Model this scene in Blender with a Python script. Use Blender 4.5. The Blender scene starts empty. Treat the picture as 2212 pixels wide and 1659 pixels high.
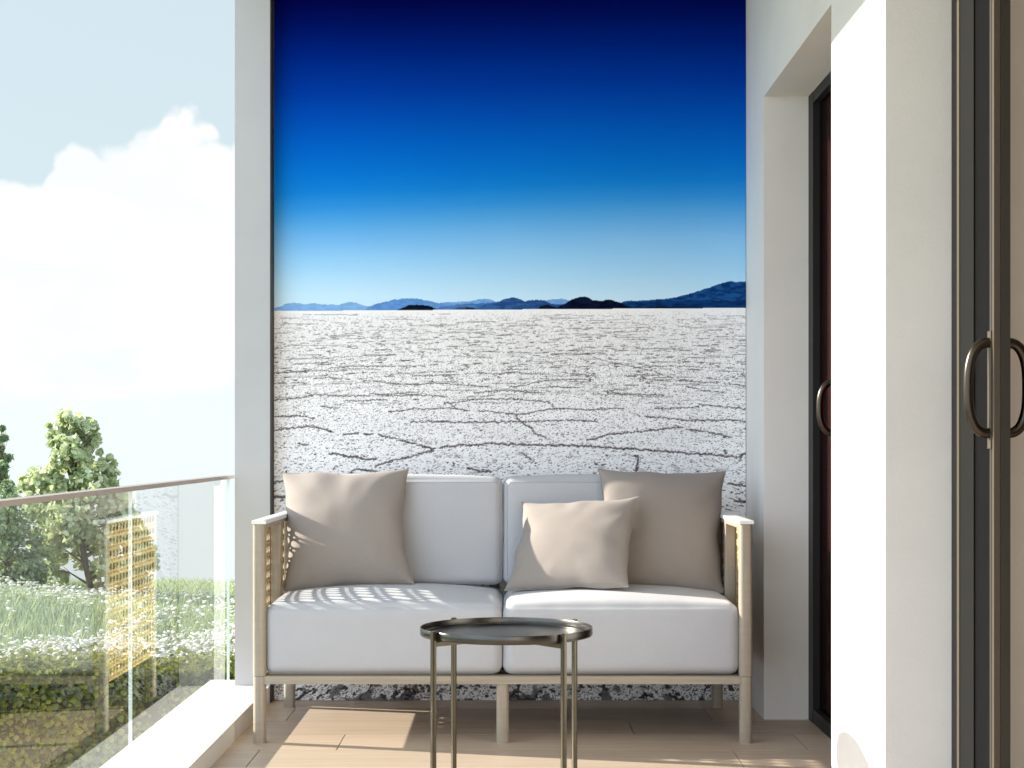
import bpy, bmesh, math, random
import numpy as np
from mathutils import Vector, Matrix, noise as mnoise
from mathutils.geometry import tessellate_polygon
from mathutils.bvhtree import BVHTree

SC = bpy.context.scene
COL = SC.collection
R = math.radians

# ------------------------------------------------------------------ camera
FPX, CX, CY, CZ = 3500.0, 1100.0, 960.0, 0.919     # focal length and vanishing point in a 2212 px wide frame
cam_d = bpy.data.cameras.new('camera')
cam = bpy.data.objects.new('camera', cam_d)
COL.objects.link(cam)
cam.location = (0, 0, CZ)
cam.rotation_euler = (R(90), 0, 0)
cam_d.sensor_width = 36
cam_d.lens = FPX / 2212 * 36
cam_d.shift_x = (1106 - CX) / 2212
cam_d.shift_y = (CY - 829.5) / 2212
cam_d.clip_start = 0.05
cam_d.clip_end = 2000
SC.camera = cam

# ------------------------------------------------------------------ view / light
SC.view_settings.view_transform = 'Standard'
SC.view_settings.look = 'None'
SC.view_settings.gamma = 1
SC.view_settings.exposure = 1.25
SC.render.engine = 'CYCLES'
SC.cycles.max_bounces = 10
SC.cycles.diffuse_bounces = 5
SC.cycles.transparent_max_bounces = 16
SC.cycles.use_denoising = True
SC.cycles.sample_clamp_indirect = 6

SUNV = Vector((1.0, -0.25, -0.395)).normalized()     # the way the light travels
sun_d = bpy.data.lights.new('sun', 'SUN')
sun_d.energy = 5.0
sun_d.angle = R(0.5)
sun_d.color = (1.0, 0.92, 0.81)
sun = bpy.data.objects.new('sun', sun_d)
COL.objects.link(sun)
sun.rotation_euler = SUNV.to_track_quat('-Z', 'Y').to_euler()
sun.location = (-8, 6, 6)

world = bpy.data.worlds.new('World')
SC.world = world
world.use_nodes = True
SUN_EL = math.asin(-SUNV.z)
SUN_ROT = math.atan2(-SUNV.x, -SUNV.y)


class NT:
    """a few shorthands for building node trees"""
    def __init__(self, tree):
        self.t = tree
        self.n = tree.nodes
        self.l = tree.links

    def new(self, kind, **kw):
        nd = self.n.new(kind)
        for k, v in kw.items():
            setattr(nd, k, v)
        return nd

    def put(self, sock, v):
        if isinstance(v, bpy.types.NodeSocket):
            self.l.new(v, sock)
        elif v is not None:
            sock.default_value = v

    def math(self, op, a, b=None, c=None, clamp=False):
        nd = self.new('ShaderNodeMath', operation=op, use_clamp=clamp)
        self.put(nd.inputs[0], a)
        if b is not None:
            self.put(nd.inputs[1], b)
        if c is not None:
            self.put(nd.inputs[2], c)
        return nd.outputs[0]

    def mix(self, f, a, b, blend='MIX'):
        nd = self.new('ShaderNodeMix', data_type='RGBA', blend_type=blend)
        self.put(nd.inputs[0], f)
        self.put(nd.inputs[6], a)
        self.put(nd.inputs[7], b)
        return nd.outputs[2]

    def noise(self, vec, scale, detail=4, rough=0.55, dist=0.0):
        nd = self.new('ShaderNodeTexNoise')
        if vec is not None:
            self.l.new(vec, nd.inputs['Vector'])
        nd.inputs['Scale'].default_value = scale
        nd.inputs['Detail'].default_value = detail
        nd.inputs['Roughness'].default_value = rough
        nd.inputs['Distortion'].default_value = dist
        return nd.outputs['Fac']

    def mapping(self, vec, scale=(1, 1, 1), loc=(0, 0, 0)):
        nd = self.new('ShaderNodeMapping')
        self.l.new(vec, nd.inputs['Vector'])
        nd.inputs['Scale'].default_value = scale
        nd.inputs['Location'].default_value = loc
        return nd.outputs[0]

    def rng(self, v, a, b, c=0.0, d=1.0, smooth=False):
        nd = self.new('ShaderNodeMapRange')
        if smooth:
            nd.interpolation_type = 'SMOOTHSTEP'
        self.put(nd.inputs['Value'], v)
        nd.inputs['From Min'].default_value = a
        nd.inputs['From Max'].default_value = b
        nd.inputs['To Min'].default_value = c
        nd.inputs['To Max'].default_value = d
        return nd.outputs['Result']

    def bump(self, h, strength=0.2, dist=0.01):
        nd = self.new('ShaderNodeBump')
        nd.inputs['Strength'].default_value = strength
        nd.inputs['Distance'].default_value = dist
        self.l.new(h, nd.inputs['Height'])
        return nd.outputs['Normal']


def build_world():
    t = NT(world.node_tree)
    t.n.clear()
    out = t.new('ShaderNodeOutputWorld')
    sky = t.new('ShaderNodeTexSky', sky_type='NISHITA')
    sky.sun_disc = False
    sky.sun_elevation = SUN_EL
    sky.sun_rotation = SUN_ROT
    sky.altitude = 200
    sky.air_density = 1.0
    sky.dust_density = 1.0
    sky.ozone_density = 3.0
    tc = t.new('ShaderNodeTexCoord')
    sep = t.new('ShaderNodeSeparateXYZ')
    t.l.new(tc.outputs['Generated'], sep.inputs[0])
    az = t.math('ARCTAN2', sep.outputs[0], sep.outputs[1])
    el = t.math('ARCSINE', sep.outputs[2])
    n1 = t.noise(tc.outputs['Generated'], 16, 7, 0.62)
    n2 = t.noise(tc.outputs['Generated'], 5, 4, 0.5)
    # the cloud bank: its top height as a function of the azimuth
    fc = t.new('ShaderNodeFloatCurve')
    cv = fc.mapping.curves[0]
    pts = [(-0.34, .130), (-0.304, .152), (-0.282, .170), (-0.255, .196), (-0.238, .192), (-0.214, .196), (-0.197, .200), (-0.165, .180), (-0.12, .15)]
    x0, x1 = -0.36, -0.10
    norm = [((a - x0) / (x1 - x0), e / 0.4) for a, e in pts]
    cv.points[0].location = (0, .31)
    cv.points[1].location = (1, .35)
    for p in norm:
        cv.points.new(*p)
    fc.mapping.update()
    t.put(fc.inputs['Value'], t.rng(az, x0, x1))
    top = t.math('MULTIPLY', fc.outputs[0], 0.4)
    vo = t.new('ShaderNodeTexVoronoi', feature='SMOOTH_F1')
    vo.inputs['Scale'].default_value = 26
    vo.inputs['Smoothness'].default_value = 0.25
    dis = t.new('ShaderNodeVectorMath', operation='ADD')
    nz = t.new('ShaderNodeTexNoise')
    nz.inputs['Scale'].default_value = 20
    nz.inputs['Detail'].default_value = 3
    t.l.new(tc.outputs['Generated'], nz.inputs['Vector'])
    sc_ = t.new('ShaderNodeVectorMath', operation='SCALE')
    t.l.new(nz.outputs['Color'], sc_.inputs[0])
    sc_.inputs['Scale'].default_value = 0.03
    t.l.new(tc.outputs['Generated'], dis.inputs[0])
    t.l.new(sc_.outputs[0], dis.inputs[1])
    t.l.new(dis.outputs[0], vo.inputs['Vector'])
    vo2 = t.new('ShaderNodeTexVoronoi', feature='SMOOTH_F1')
    vo2.inputs['Scale'].default_value = 70
    vo2.inputs['Smoothness'].default_value = 0.2
    t.l.new(dis.outputs[0], vo2.inputs['Vector'])
    wob = t.math('ADD', t.math('MULTIPLY', t.math('SUBTRACT', 0.42, vo.outputs['Distance']), 0.046),
                 t.math('MULTIPLY', t.math('SUBTRACT', 0.42, vo2.outputs['Distance']), 0.015))
    wob = t.math('ADD', wob, t.math('MULTIPLY', t.math('SUBTRACT', n1, 0.5), 0.022))
    wob2 = t.math('MULTIPLY', t.math('SUBTRACT', n2, 0.5), 0.012)
    edge = t.math('ADD', t.math('SUBTRACT', t.math('ADD', top, wob), el), wob2)
    m_top = t.rng(edge, -0.003, 0.007, smooth=True)
    n3 = t.noise(t.mapping(tc.outputs['Generated'], (1, 1, 2.2)), 11, 5, 0.55)
    low = t.math('ADD', el, t.math('MULTIPLY', t.math('SUBTRACT', n3, 0.5), 0.16))
    m_low = t.rng(low, -0.005, 0.055, smooth=True)
    mask = t.math('MULTIPLY', m_top, m_low)
    body = t.mix(t.rng(n3, 0.35, 0.7), (5.05, 5.3, 5.45, 1), (5.6, 5.6, 5.6, 1))
    # a pale high veil over the blue, the same all round
    pale = t.mix(t.rng(el, 0.0, 0.13, smooth=True), (5.0, 5.45, 5.6, 1), (3.75, 4.4, 4.6, 1))
    veil = t.mix(t.rng(el, 0.0, 0.9, 0.93, 0.75), sky.outputs[0], pale)
    col = t.mix(mask, veil, body)
    # fill light: broken bright cloud added to the unseen sky behind the balcony
    n4 = t.noise(tc.outputs['Generated'], 2.4, 6, 0.6)
    fill_cloud = t.math('MULTIPLY', t.rng(sep.outputs[1], 0.10, -0.55, smooth=True), t.rng(n4, 0.30, 0.55, 0.35, 1.0, smooth=True))
    col = t.mix(fill_cloud, col, (12.0, 13.8, 16.4, 1))
    bg = t.new('ShaderNodeBackground')
    t.l.new(col, bg.inputs[0])
    bg.inputs[1].default_value = 0.08
    t.l.new(bg.outputs[0], out.inputs[0])


build_world()

# ------------------------------------------------------------------ helpers
MATS = {}


def P(px, py, d):
    """the point at distance d that the photograph shows at (px, py) of a 2212 px wide frame"""
    return Vector(((px - CX) / FPX * d, d, CZ + (CY - py) / FPX * d))


def new_mat(name):
    m = bpy.data.materials.new(name)
    m.use_nodes = True
    t = NT(m.node_tree)
    b = t.n['Principled BSDF']
    return m, t, b


def tag(o, label=None, cat=None, group=None, kind=None):
    if label:
        o['label'] = label
    if cat:
        o['category'] = cat
    if group:
        o['group'] = group
    if kind:
        o['kind'] = kind
    return o


def link(name, me, mat=None, parent=None, smooth=False):
    o = bpy.data.objects.new(name, me)
    COL.objects.link(o)
    if mat:
        me.materials.append(mat)
    if smooth:
        for p in me.polygons:
            p.use_smooth = True
    if parent:
        o.parent = parent
        o.matrix_parent_inverse = Matrix.Translation(-parent.location)
    return o


def thing(name, label, cat, loc=(0, 0, 0), group=None):
    o = bpy.data.objects.new(name, None)
    COL.objects.link(o)
    o.location = loc
    o.empty_display_size = 0.1
    return tag(o, label, cat, group)


def from_bm(name, bm, mat, parent=None, smooth=False, bevel=0.0, seg=2):
    if bevel > 0:
        bmesh.ops.bevel(bm, geom=[e for e in bm.edges if len(e.link_faces) == 2 and e.calc_face_angle(0) > 0.6],
                        offset=bevel, segments=seg, affect='EDGES', profile=0.5)
    bmesh.ops.recalc_face_normals(bm, faces=bm.faces)
    me = bpy.data.meshes.new(name)
    bm.to_mesh(me)
    bm.free()
    o = link(name, me, mat, parent)
    if smooth:
        for p in me.polygons:
            p.use_smooth = True
        try:
            me.set_sharp_from_angle(angle=R(40))
        except Exception:
            pass
    return o


def box(bm, x0, x1, y0, y1, z0, z1):
    vs = [bm.verts.new((x, y, z)) for x in (x0, x1) for y in (y0, y1) for z in (z0, z1)]
    for f in ((0, 1, 3, 2), (4, 6, 7, 5), (0, 4, 5, 1), (2, 3, 7, 6), (0, 2, 6, 4), (1, 5, 7, 3)):
        bm.faces.new([vs[i] for i in f])


def one_box(name, dims, mat, parent=None, bevel=0.0, seg=2):
    bm = bmesh.new()
    box(bm, *dims)
    return from_bm(name, bm, mat, parent, smooth=bevel > 0, bevel=bevel, seg=seg)


def tube(bm, pts, rad, n=12, cap=True):
    """a round bar along a list of points; rad is one radius or one per point"""
    pts = [Vector(p) for p in pts]
    rs = rad if isinstance(rad, (list, tuple)) else [rad] * len(pts)
    rings = []
    up = None
    for i, p in enumerate(pts):
        a = pts[max(0, i - 1)]
        b = pts[min(len(pts) - 1, i + 1)]
        d = (b - a).normalized()
        if up is None:
            up = d.orthogonal().normalized()
        up = (up - d * up.dot(d)).normalized()
        s = d.cross(up)
        rings.append([bm.verts.new(p + (up * math.cos(k * 2 * math.pi / n) + s * math.sin(k * 2 * math.pi / n)) * rs[i]) for k in range(n)])
    for r0, r1 in zip(rings, rings[1:]):
        for k in range(n):
            bm.faces.new((r0[k], r0[(k + 1) % n], r1[(k + 1) % n], r1[k]))
    if cap:
        bm.faces.new(rings[0][::-1])
        bm.faces.new(rings[-1])


def np_mesh(name, verts, faces, nside):
    """a mesh from numpy arrays, all faces with nside corners"""
    me = bpy.data.meshes.new(name)
    verts = np.asarray(verts, dtype=np.float32).reshape(-1, 3)
    faces = np.asarray(faces, dtype=np.int32).reshape(-1, nside)
    me.vertices.add(len(verts))
    me.vertices.foreach_set('co', verts.ravel())
    me.loops.add(faces.size)
    me.loops.foreach_set('vertex_index', faces.ravel())
    me.polygons.add(len(faces))
    me.polygons.foreach_set('loop_start', np.arange(0, faces.size, nside, dtype=np.int32))
    me.polygons.foreach_set('loop_total', np.full(len(faces), nside, dtype=np.int32))
    me.update(calc_edges=True)
    me.validate()
    return me


# ------------------------------------------------------------------ materials
def mat_paint(name, col, rough=0.75, bump=0.05, mottled=0.04):
    m, t, b = new_mat(name)
    tc = t.new('ShaderNodeTexCoord')
    n = t.noise(tc.outputs['Object'], 2.5, 5, 0.6)
    c2 = tuple(c * (1 - mottled * 2) for c in col)
    t.put(b.inputs['Base Color'], t.mix(t.rng(n, 0.3, 0.7), (*col, 1), (*c2, 1)))
    b.inputs['Roughness'].default_value = rough
    n2 = t.noise(tc.outputs['Object'], 160, 3, 0.6)
    t.put(b.inputs['Normal'], t.bump(n2, bump, 0.004))
    return m


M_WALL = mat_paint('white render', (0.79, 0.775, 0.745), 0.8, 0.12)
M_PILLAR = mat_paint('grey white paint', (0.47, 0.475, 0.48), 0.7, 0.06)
M_CEIL = mat_paint('ceiling paint', (0.78, 0.77, 0.75), 0.8, 0.05)
M_LEDGE = mat_paint('white stone ledge', (0.78, 0.77, 0.75), 0.45, 0.03, 0.03)
M_SIDE_SHADE = mat_paint('dark brown side shade', (0.035, 0.03, 0.024), 0.6, 0.02)  # dark colour that stands in for shade on the pillar's side


def mat_floor():
    m, t, b = new_mat('oak floor boards')
    geo = t.new('ShaderNodeNewGeometry')
    tc = t.new('ShaderNodeTexCoord')
    rnd = geo.outputs['Random Per Island']
    off = t.new('ShaderNodeCombineXYZ')
    t.put(off.inputs[0], t.math('MULTIPLY', rnd, 37.0))
    t.put(off.inputs[1], t.math('MULTIPLY', rnd, 11.0))
    add = t.new('ShaderNodeVectorMath', operation='ADD')
    t.l.new(tc.outputs['Object'], add.inputs[0])
    t.l.new(off.outputs[0], add.inputs[1])
    v = t.mapping(add.outputs[0], (1.2, 22, 1))
    g1 = t.noise(v, 2.2, 6, 0.6, 0.6)
    v2 = t.mapping(add.outputs[0], (3, 150, 1))
    g2 = t.noise(v2, 1.5, 4, 0.6)
    v3 = t.mapping(add.outputs[0], (1, 3.5, 1))
    g3 = t.noise(v3, 1.6, 3, 0.5)
    g = t.math('ADD', t.math('MULTIPLY', g1, 0.55), t.math('ADD', t.math('MULTIPLY', g2, 0.25), t.math('MULTIPLY', g3, 0.3)))
    base = t.mix(t.rng(g, 0.38, 0.72), (0.59, 0.475, 0.37, 1), (0.47, 0.365, 0.27, 1))
    tint = t.mix(rnd, (0.88, 0.885, 0.90, 1), (1.08, 1.05, 1.02, 1))
    t.put(b.inputs['Base Color'], t.mix(1.0, base, tint, 'MULTIPLY'))
    t.put(b.inputs['Roughness'], t.rng(g1, 0.3, 0.7, 0.34, 0.5))
    t.put(b.inputs['Normal'], t.bump(g2, 0.06, 0.002))
    return m


M_FLOOR = mat_floor()
M_GAP = mat_paint('floor joint', (0.10, 0.075, 0.055), 0.9, 0.0)


def mat_wood(name='limed oak', sc=(45, 45, 2.2)):
    m, t, b = new_mat(name)
    tc = t.new('ShaderNodeTexCoord')
    v = t.mapping(tc.outputs['Object'], sc)
    g1 = t.noise(v, 1.6, 5, 0.6, 0.4)
    v2 = t.mapping(tc.outputs['Object'], (6, 6, 60))
    g2 = t.noise(v2, 1.4, 4, 0.55)
    g = t.math('ADD', t.math('MULTIPLY', g1, 0.8), t.math('MULTIPLY', g2, 0.2))
    t.put(b.inputs['Base Color'], t.mix(t.rng(g, 0.35, 0.68), (0.37, 0.32, 0.25, 1), (0.265, 0.222, 0.168, 1)))
    b.inputs['Roughness'].default_value = 0.5
    t.put(b.inputs['Normal'], t.bump(g1, 0.08, 0.002))
    return m


M_WOOD = mat_wood()
M_WOODX = mat_wood('limed oak, long grain', (2.2, 45, 45))


def mat_fabric(name, col, col2, scale=520, bump=0.25, sheen=0.15, crease=0.1):
    m, t, b = new_mat(name)
    tc = t.new('ShaderNodeTexCoord')
    o = tc.outputs['Object']
    n1 = t.noise(t.mapping(o, (1, 1, 0.25)), scale, 2, 0.6)
    n2 = t.noise(t.mapping(o, (0.25, 1, 1)), scale, 2, 0.6)
    n3 = t.noise(o, 9, 5, 0.6)
    n4 = t.noise(o, 26, 4, 0.6)
    w = t.math('ADD', n1, n2)
    f = t.math('ADD', t.math('MULTIPLY', w, 0.35), t.math('MULTIPLY', n3, 0.3))
    t.put(b.inputs['Base Color'], t.mix(t.rng(f, 0.35, 0.65), (*col, 1), (*col2, 1)))
    b.inputs['Roughness'].default_value = 0.95
    b.inputs['Specular IOR Level'].default_value = 0.2
    b.inputs['Sheen Weight'].default_value = sheen
    h = t.math('ADD', t.math('MULTIPLY', w, 0.10), t.math('MULTIPLY', n4, 1.0))
    nb = t.new('ShaderNodeBump')
    nb.inputs['Strength'].default_value = crease
    nb.inputs['Distance'].default_value = 0.012
    t.l.new(n4, nb.inputs['Height'])
    nb2 = t.new('ShaderNodeBump')
    nb2.inputs['Strength'].default_value = bump
    nb2.inputs['Distance'].default_value = 0.001
    t.l.new(w, nb2.inputs['Height'])
    t.l.new(nb.outputs[0], nb2.inputs['Normal'])
    t.l.new(nb2.outputs[0], b.inputs['Normal'])
    return m


M_WHITE = mat_fabric('white outdoor fabric', (0.445, 0.452, 0.475), (0.415, 0.422, 0.445), crease=0.06)
M_TAUPE = mat_fabric('taupe linen', (0.295, 0.262, 0.236), (0.27, 0.238, 0.213), crease=0.05, sheen=0.1)
M_PIPE = mat_fabric('white piping', (0.40, 0.40, 0.42), (0.36, 0.36, 0.38))


def mat_simple(name, col, rough=0.5, metal=0.0, spec=0.5, nscale=30, var=0.1, bump=0.0):
    m, t, b = new_mat(name)
    tc = t.new('ShaderNodeTexCoord')
    n = t.noise(tc.outputs['Object'], nscale, 4, 0.6)
    c2 = tuple(c * (1 - var) for c in col)
    t.put(b.inputs['Base Color'], t.mix(n, (*col, 1), (*c2, 1)))
    b.inputs['Roughness'].default_value = rough
    b.inputs['Metallic'].default_value = metal
    b.inputs['Specular IOR Level'].default_value = spec
    if bump:
        t.put(b.inputs['Normal'], t.bump(t.noise(tc.outputs['Object'], nscale * 6, 3), bump, 0.002))
    return m


M_ARMTOP = mat_simple('white lacquer', (0.80, 0.80, 0.80), 0.35)
M_CANE = mat_simple('cane webbing', (0.58, 0.385, 0.175), 0.55, nscale=60, var=0.35)
M_BRONZE = mat_simple('brushed bronze', (0.125, 0.112, 0.086), 0.30, metal=1.0, nscale=45, var=0.35, bump=0.12)
M_TRAY = mat_simple('dark tray metal', (0.10, 0.098, 0.092), 0.27, metal=1.0, nscale=40, var=0.3, bump=0.10)
M_BLACK = mat_simple('black rubber', (0.015, 0.015, 0.015), 0.6)
M_FRAME = mat_simple('dark grey door frame', (0.014, 0.0145, 0.0155), 0.5, spec=0.3, nscale=8)
M_LEAF_METAL = mat_simple('bronze door stile', (0.045, 0.040, 0.032), 0.5, metal=0.3, nscale=5, var=0.15)
M_BEAD = mat_simple('champagne glazing bead', (0.10, 0.083, 0.06), 0.45, metal=0.4)
M_HANDLE = mat_simple('antique brass handle', (0.075, 0.062, 0.05), 0.3, metal=1.0, nscale=12, var=0.3)
M_RAIL = mat_simple('grey handrail', (0.36, 0.325, 0.30), 0.5, metal=0.15, nscale=6)
M_RED = mat_simple('dark red curtain', (0.075, 0.002, 0.0015), 0.9, nscale=3, var=0.4)


def mat_glass(name, tint, refl=1.0):
    m = bpy.data.materials.new(name)
    m.use_nodes = True
    t = NT(m.node_tree)
    t.n.clear()
    out = t.new('ShaderNodeOutputMaterial')
    geo = t.new('ShaderNodeNewGeometry')
    dot = t.new('ShaderNodeVectorMath', operation='DOT_PRODUCT')
    t.l.new(geo.outputs['Normal'], dot.inputs[0])
    t.l.new(geo.outputs['Incoming'], dot.inputs[1])
    sch = t.math('MULTIPLY_ADD', t.math('POWER', t.math('SUBTRACT', 1.0, t.math('ABSOLUTE', dot.outputs['Value'])), 5.0), 0.96, 0.04)
    one = t.math('MULTIPLY', t.math('MINIMUM', sch, 0.27), t.math('SUBTRACT', 1.0, geo.outputs['Backfacing']))
    tr = t.new('ShaderNodeBsdfTransparent')
    tr.inputs[0].default_value = (*tint, 1)
    gl = t.new('ShaderNodeBsdfGlossy')
    gl.inputs['Color'].default_value = (0.98, 1.0, 0.99, 1)
    gl.inputs['Roughness'].default_value = 0.0
    mx = t.new('ShaderNodeMixShader')
    t.put(mx.inputs[0], t.math('MULTIPLY', one, refl, clamp=True))
    t.l.new(tr.outputs[0], mx.inputs[1])
    t.l.new(gl.outputs[0], mx.inputs[2])
    t.l.new(mx.outputs[0], out.inputs[0])
    return m


M_GLASS = mat_glass('clear balustrade glass', (0.985, 0.995, 0.99), 1.1)
M_GLASSEDGE = mat_simple('pale glass edge', (0.72, 0.80, 0.77), 0.2)


def mat_door_glass():
    m, t, b = new_mat('dark tinted door glass')
    b.inputs['Base Color'].default_value = (0.004, 0.004, 0.0045, 1)
    b.inputs['Specular IOR Level'].default_value = 0.10
    b.inputs['Roughness'].default_value = 0.3
    tc = t.new('ShaderNodeTexCoord')
    t.put(b.inputs['Normal'], t.bump(t.noise(tc.outputs['Object'], 6, 2), 0.01, 0.01))
    tr = t.new('ShaderNodeBsdfTransparent')
    tr.inputs[0].default_value = (0.85, 0.72, 0.70, 1)
    mx = t.new('ShaderNodeMixShader')
    mx.inputs[0].default_value = 0.15
    out = t.n['Material Output']
    t.l.new(tr.outputs[0], mx.inputs[1])
    t.l.new(b.outputs[0], mx.inputs[2])
    t.l.new(mx.outputs[0], out.inputs[0])
    return m


M_DGLASS = mat_door_glass()
M_BGLASS = mat_simple('black door panel', (0.005, 0.005, 0.0055), 0.4, spec=0.02)
M_GSTILE = mat_simple('grey door stile', (0.011, 0.0115, 0.0108), 0.55, spec=0.06, nscale=5)


def mat_leaf(name, c1, c2, trans=0.35, rough=0.5):
    m = bpy.data.materials.new(name)
    m.use_nodes = True
    t = NT(m.node_tree)
    t.n.clear()
    out = t.new('ShaderNodeOutputMaterial')
    geo = t.new('ShaderNodeNewGeometry')
    col = t.mix(geo.outputs['Random Per Island'], (*c1, 1), (*c2, 1))
    b = t.new('ShaderNodeBsdfPrincipled')
    t.l.new(col, b.inputs['Base Color'])
    b.inputs['Roughness'].default_value = rough
    b.inputs['Specular IOR Level'].default_value = 0.35
    tl = t.new('ShaderNodeBsdfTranslucent')
    t.l.new(t.mix(0.4, col, (0.50, 0.56, 0.18, 1)), tl.inputs[0])
    mx = t.new('ShaderNodeMixShader')
    mx.inputs[0].default_value = trans
    t.l.new(b.outputs[0], mx.inputs[1])
    t.l.new(tl.outputs[0], mx.inputs[2])
    t.l.new(mx.outputs[0], out.inputs[0])
    return m


M_LEAF_A = mat_leaf('pale maple leaves', (0.36, 0.47, 0.25), (0.70, 0.72, 0.50), 0.5, 0.45)
M_LEAF_B = mat_leaf('dark conifer needles', (0.16, 0.28, 0.17), (0.36, 0.46, 0.30), 0.45)
M_LEAF_C = mat_leaf('dark shrub leaves', (0.13, 0.22, 0.14), (0.26, 0.34, 0.20), 0.4)
M_LEAF_H = mat_leaf('hedge leaves', (0.06, 0.11, 0.04), (0.34, 0.32, 0.035), 0.3, 0.35)
M_GRASS = mat_leaf('meadow grass', (0.28, 0.38, 0.20), (0.46, 0.54, 0.34), 0.4)
M_PETAL = mat_leaf('white petals', (0.80, 0.77, 0.68), (0.86, 0.85, 0.80), 0.25, 0.8)
M_BARK = mat_simple('grey brown bark', (0.13, 0.10, 0.075), 0.9, nscale=14, var=0.5, bump=0.4)
M_HCORE = mat_simple('hedge twigs', (0.022, 0.028, 0.016), 0.9, nscale=40, var=0.5)


def mat_ground():
    m, t, b = new_mat('meadow turf')
    tc = t.new('ShaderNodeTexCoord')
    n = t.noise(tc.outputs['Object'], 1.3, 6, 0.65)
    n2 = t.noise(tc.outputs['Object'], 40, 3, 0.6)
    c = t.mix(t.rng(n, 0.3, 0.7), (0.13, 0.19, 0.08, 1), (0.22, 0.27, 0.13, 1))
    c = t.mix(t.rng(n2, 0.4, 0.8, 0, 0.5), c, (0.22, 0.21, 0.12, 1))
    t.put(b.inputs['Base Color'], c)
    b.inputs['Roughness'].default_value = 0.95
    t.put(b.inputs['Normal'], t.bump(n2, 0.6, 0.03))
    return m


M_GROUND = mat_ground()

# ------------------------------------------------------------------ the setting: floor, ceiling
XL, XR = -0.85, 0.851         # inner edge of the ledge, face of the house wall
DW = 5.816                    # the wall with the mural
ZC = 2.724                    # underside of the slab overhead

rng = random.Random(5)
bm = bmesh.new()
ROW = 0.2575
y_top = 5.90
row_joint = {0: 0.677, 1: 0.396, 2: -0.52, 3: 0.67, 4: 0.15, 5: -0.4}
k = 0
y1 = 5.388 + 2 * ROW
while y1 > -3.0:
    y0 = y1 - ROW
    r = k - 1
    jx = row_joint.get(r, rng.uniform(-0.8, 0.8))
    x = jx - 1.42 * 3
    while x < 4.4:
        a, b_ = max(x, XL - 0.2), min(x + 1.42, 4.4)
        if b_ - a > 0.02:
            box(bm, a + 0.0016, b_ - 0.0016, y0 + 0.0011, y1 - 0.0011, -0.02, 0.0)
        x += 1.42
    y1 = y0
    k += 1
tag(from_bm('floor', bm, M_FLOOR), kind='structure')
tag(one_box('subfloor', (XL - 0.22, 4.4, -3.0, 6.1, -0.25, -0.0215), M_GAP), kind='structure')
tag(one_box('ceiling', (-1.05, 4.4, -3.0, 6.2, ZC, ZC + 0.25), M_CEIL), kind='structure')

# ------------------------------------------------------------------ house wall with the two doors
house = thing('house_wall', 'white rendered house wall with two deep door recesses at the right', 'wall', (XR, 4.0, 0))
prof = [(5.97, 0), (5.97, ZC - 0.002), (-3, ZC - 0.002), (-3, 0), (1.9, 0), (1.9, 2.082), (3.664, 2.082), (3.664, 0), (4.28, 0), (4.28, 2.082), (5.415, 2.082), (5.415, 0)]
bm = bmesh.new()
va = [bm.verts.new((XR, y, z)) for y, z in prof]
vb = [bm.verts.new((1.25, y, z)) for y, z in prof]
n = len(prof)
bm.faces.new(va)
bm.faces.new(vb[::-1])
for i in range(n):
    j = (i + 1) % n
    bm.faces.new((va[j], va[i], vb[i], vb[j]))
from_bm('wall', bm, M_WALL, house)
bm = bmesh.new()          # the room behind, closed so that it is dim
box(bm, 4.2, 4.35, -3.0, 6.0, 0.001, ZC - 0.003)
box(bm, 1.2505, 4.199, 5.85, 6.0, 0.001, ZC - 0.003)
box(bm, 1.2505, 4.199, -3.0, -2.85, 0.001, ZC - 0.003)
from_bm('interior_wall', bm, M_WALL, house)


def handle_bow(bm, x, y, zc, side, h=0.094, out=0.050, rad=0.0108):
    """a D shaped bow standing off the plane X = x"""
    pts = []
    for i in range(25):
        a = -math.pi / 2 + math.pi * i / 24
        s = 2.6
        cx, sz = abs(math.cos(a)) ** (2 / s), math.copysign(abs(math.sin(a)) ** (2 / s), math.sin(a))
        pts.append((x + side * (out - 0.006) * cx, y, zc + h * sz))
    pts[0] = (x - side * 0.001, y, zc - h)
    pts[-1] = (x - side * 0.001, y, zc + h)
    tube(bm, pts, rad, 14)


# far door: frame, dark glass and a bow handle
door = bpy.data.objects.new('glass_door', None)
COL.objects.link(door)
door.parent = house
door.matrix_parent_inverse = Matrix.Translation(-house.location)
door['label'] = 'dark framed glass door with reddish dark glass beside the sofa'


def sub(name, bm_, mat, parent, smooth=False, bevel=0.0):
    o = from_bm(name, bm_, mat, None, smooth, bevel)
    o.parent = parent
    return o


bm = bmesh.new()
box(bm, 1.0, 1.06, 5.335, 5.4145, 0.001, 2.0815)
box(bm, 1.0, 1.06, 4.2805, 4.36, 0.001, 2.0815)
box(bm, 1.001, 1.06, 4.3605, 5.3345, 2.045, 2.0815)
box(bm, 1.001, 1.06, 4.3605, 5.3345, 0.001, 0.046)
sub('door_frame', bm, M_FRAME, door, True, 0.003)
bm = bmesh.new()
box(bm, 1.022, 1.030, 4.361, 5.334, 0.0465, 2.0445)
sub('door_glass', bm, M_DGLASS, door)
bm = bmesh.new()
handle_bow(bm, 1.021, 5.035, 1.033, -1, h=0.082, out=0.062)
sub('handle', bm, M_HANDLE, door, True)
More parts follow.
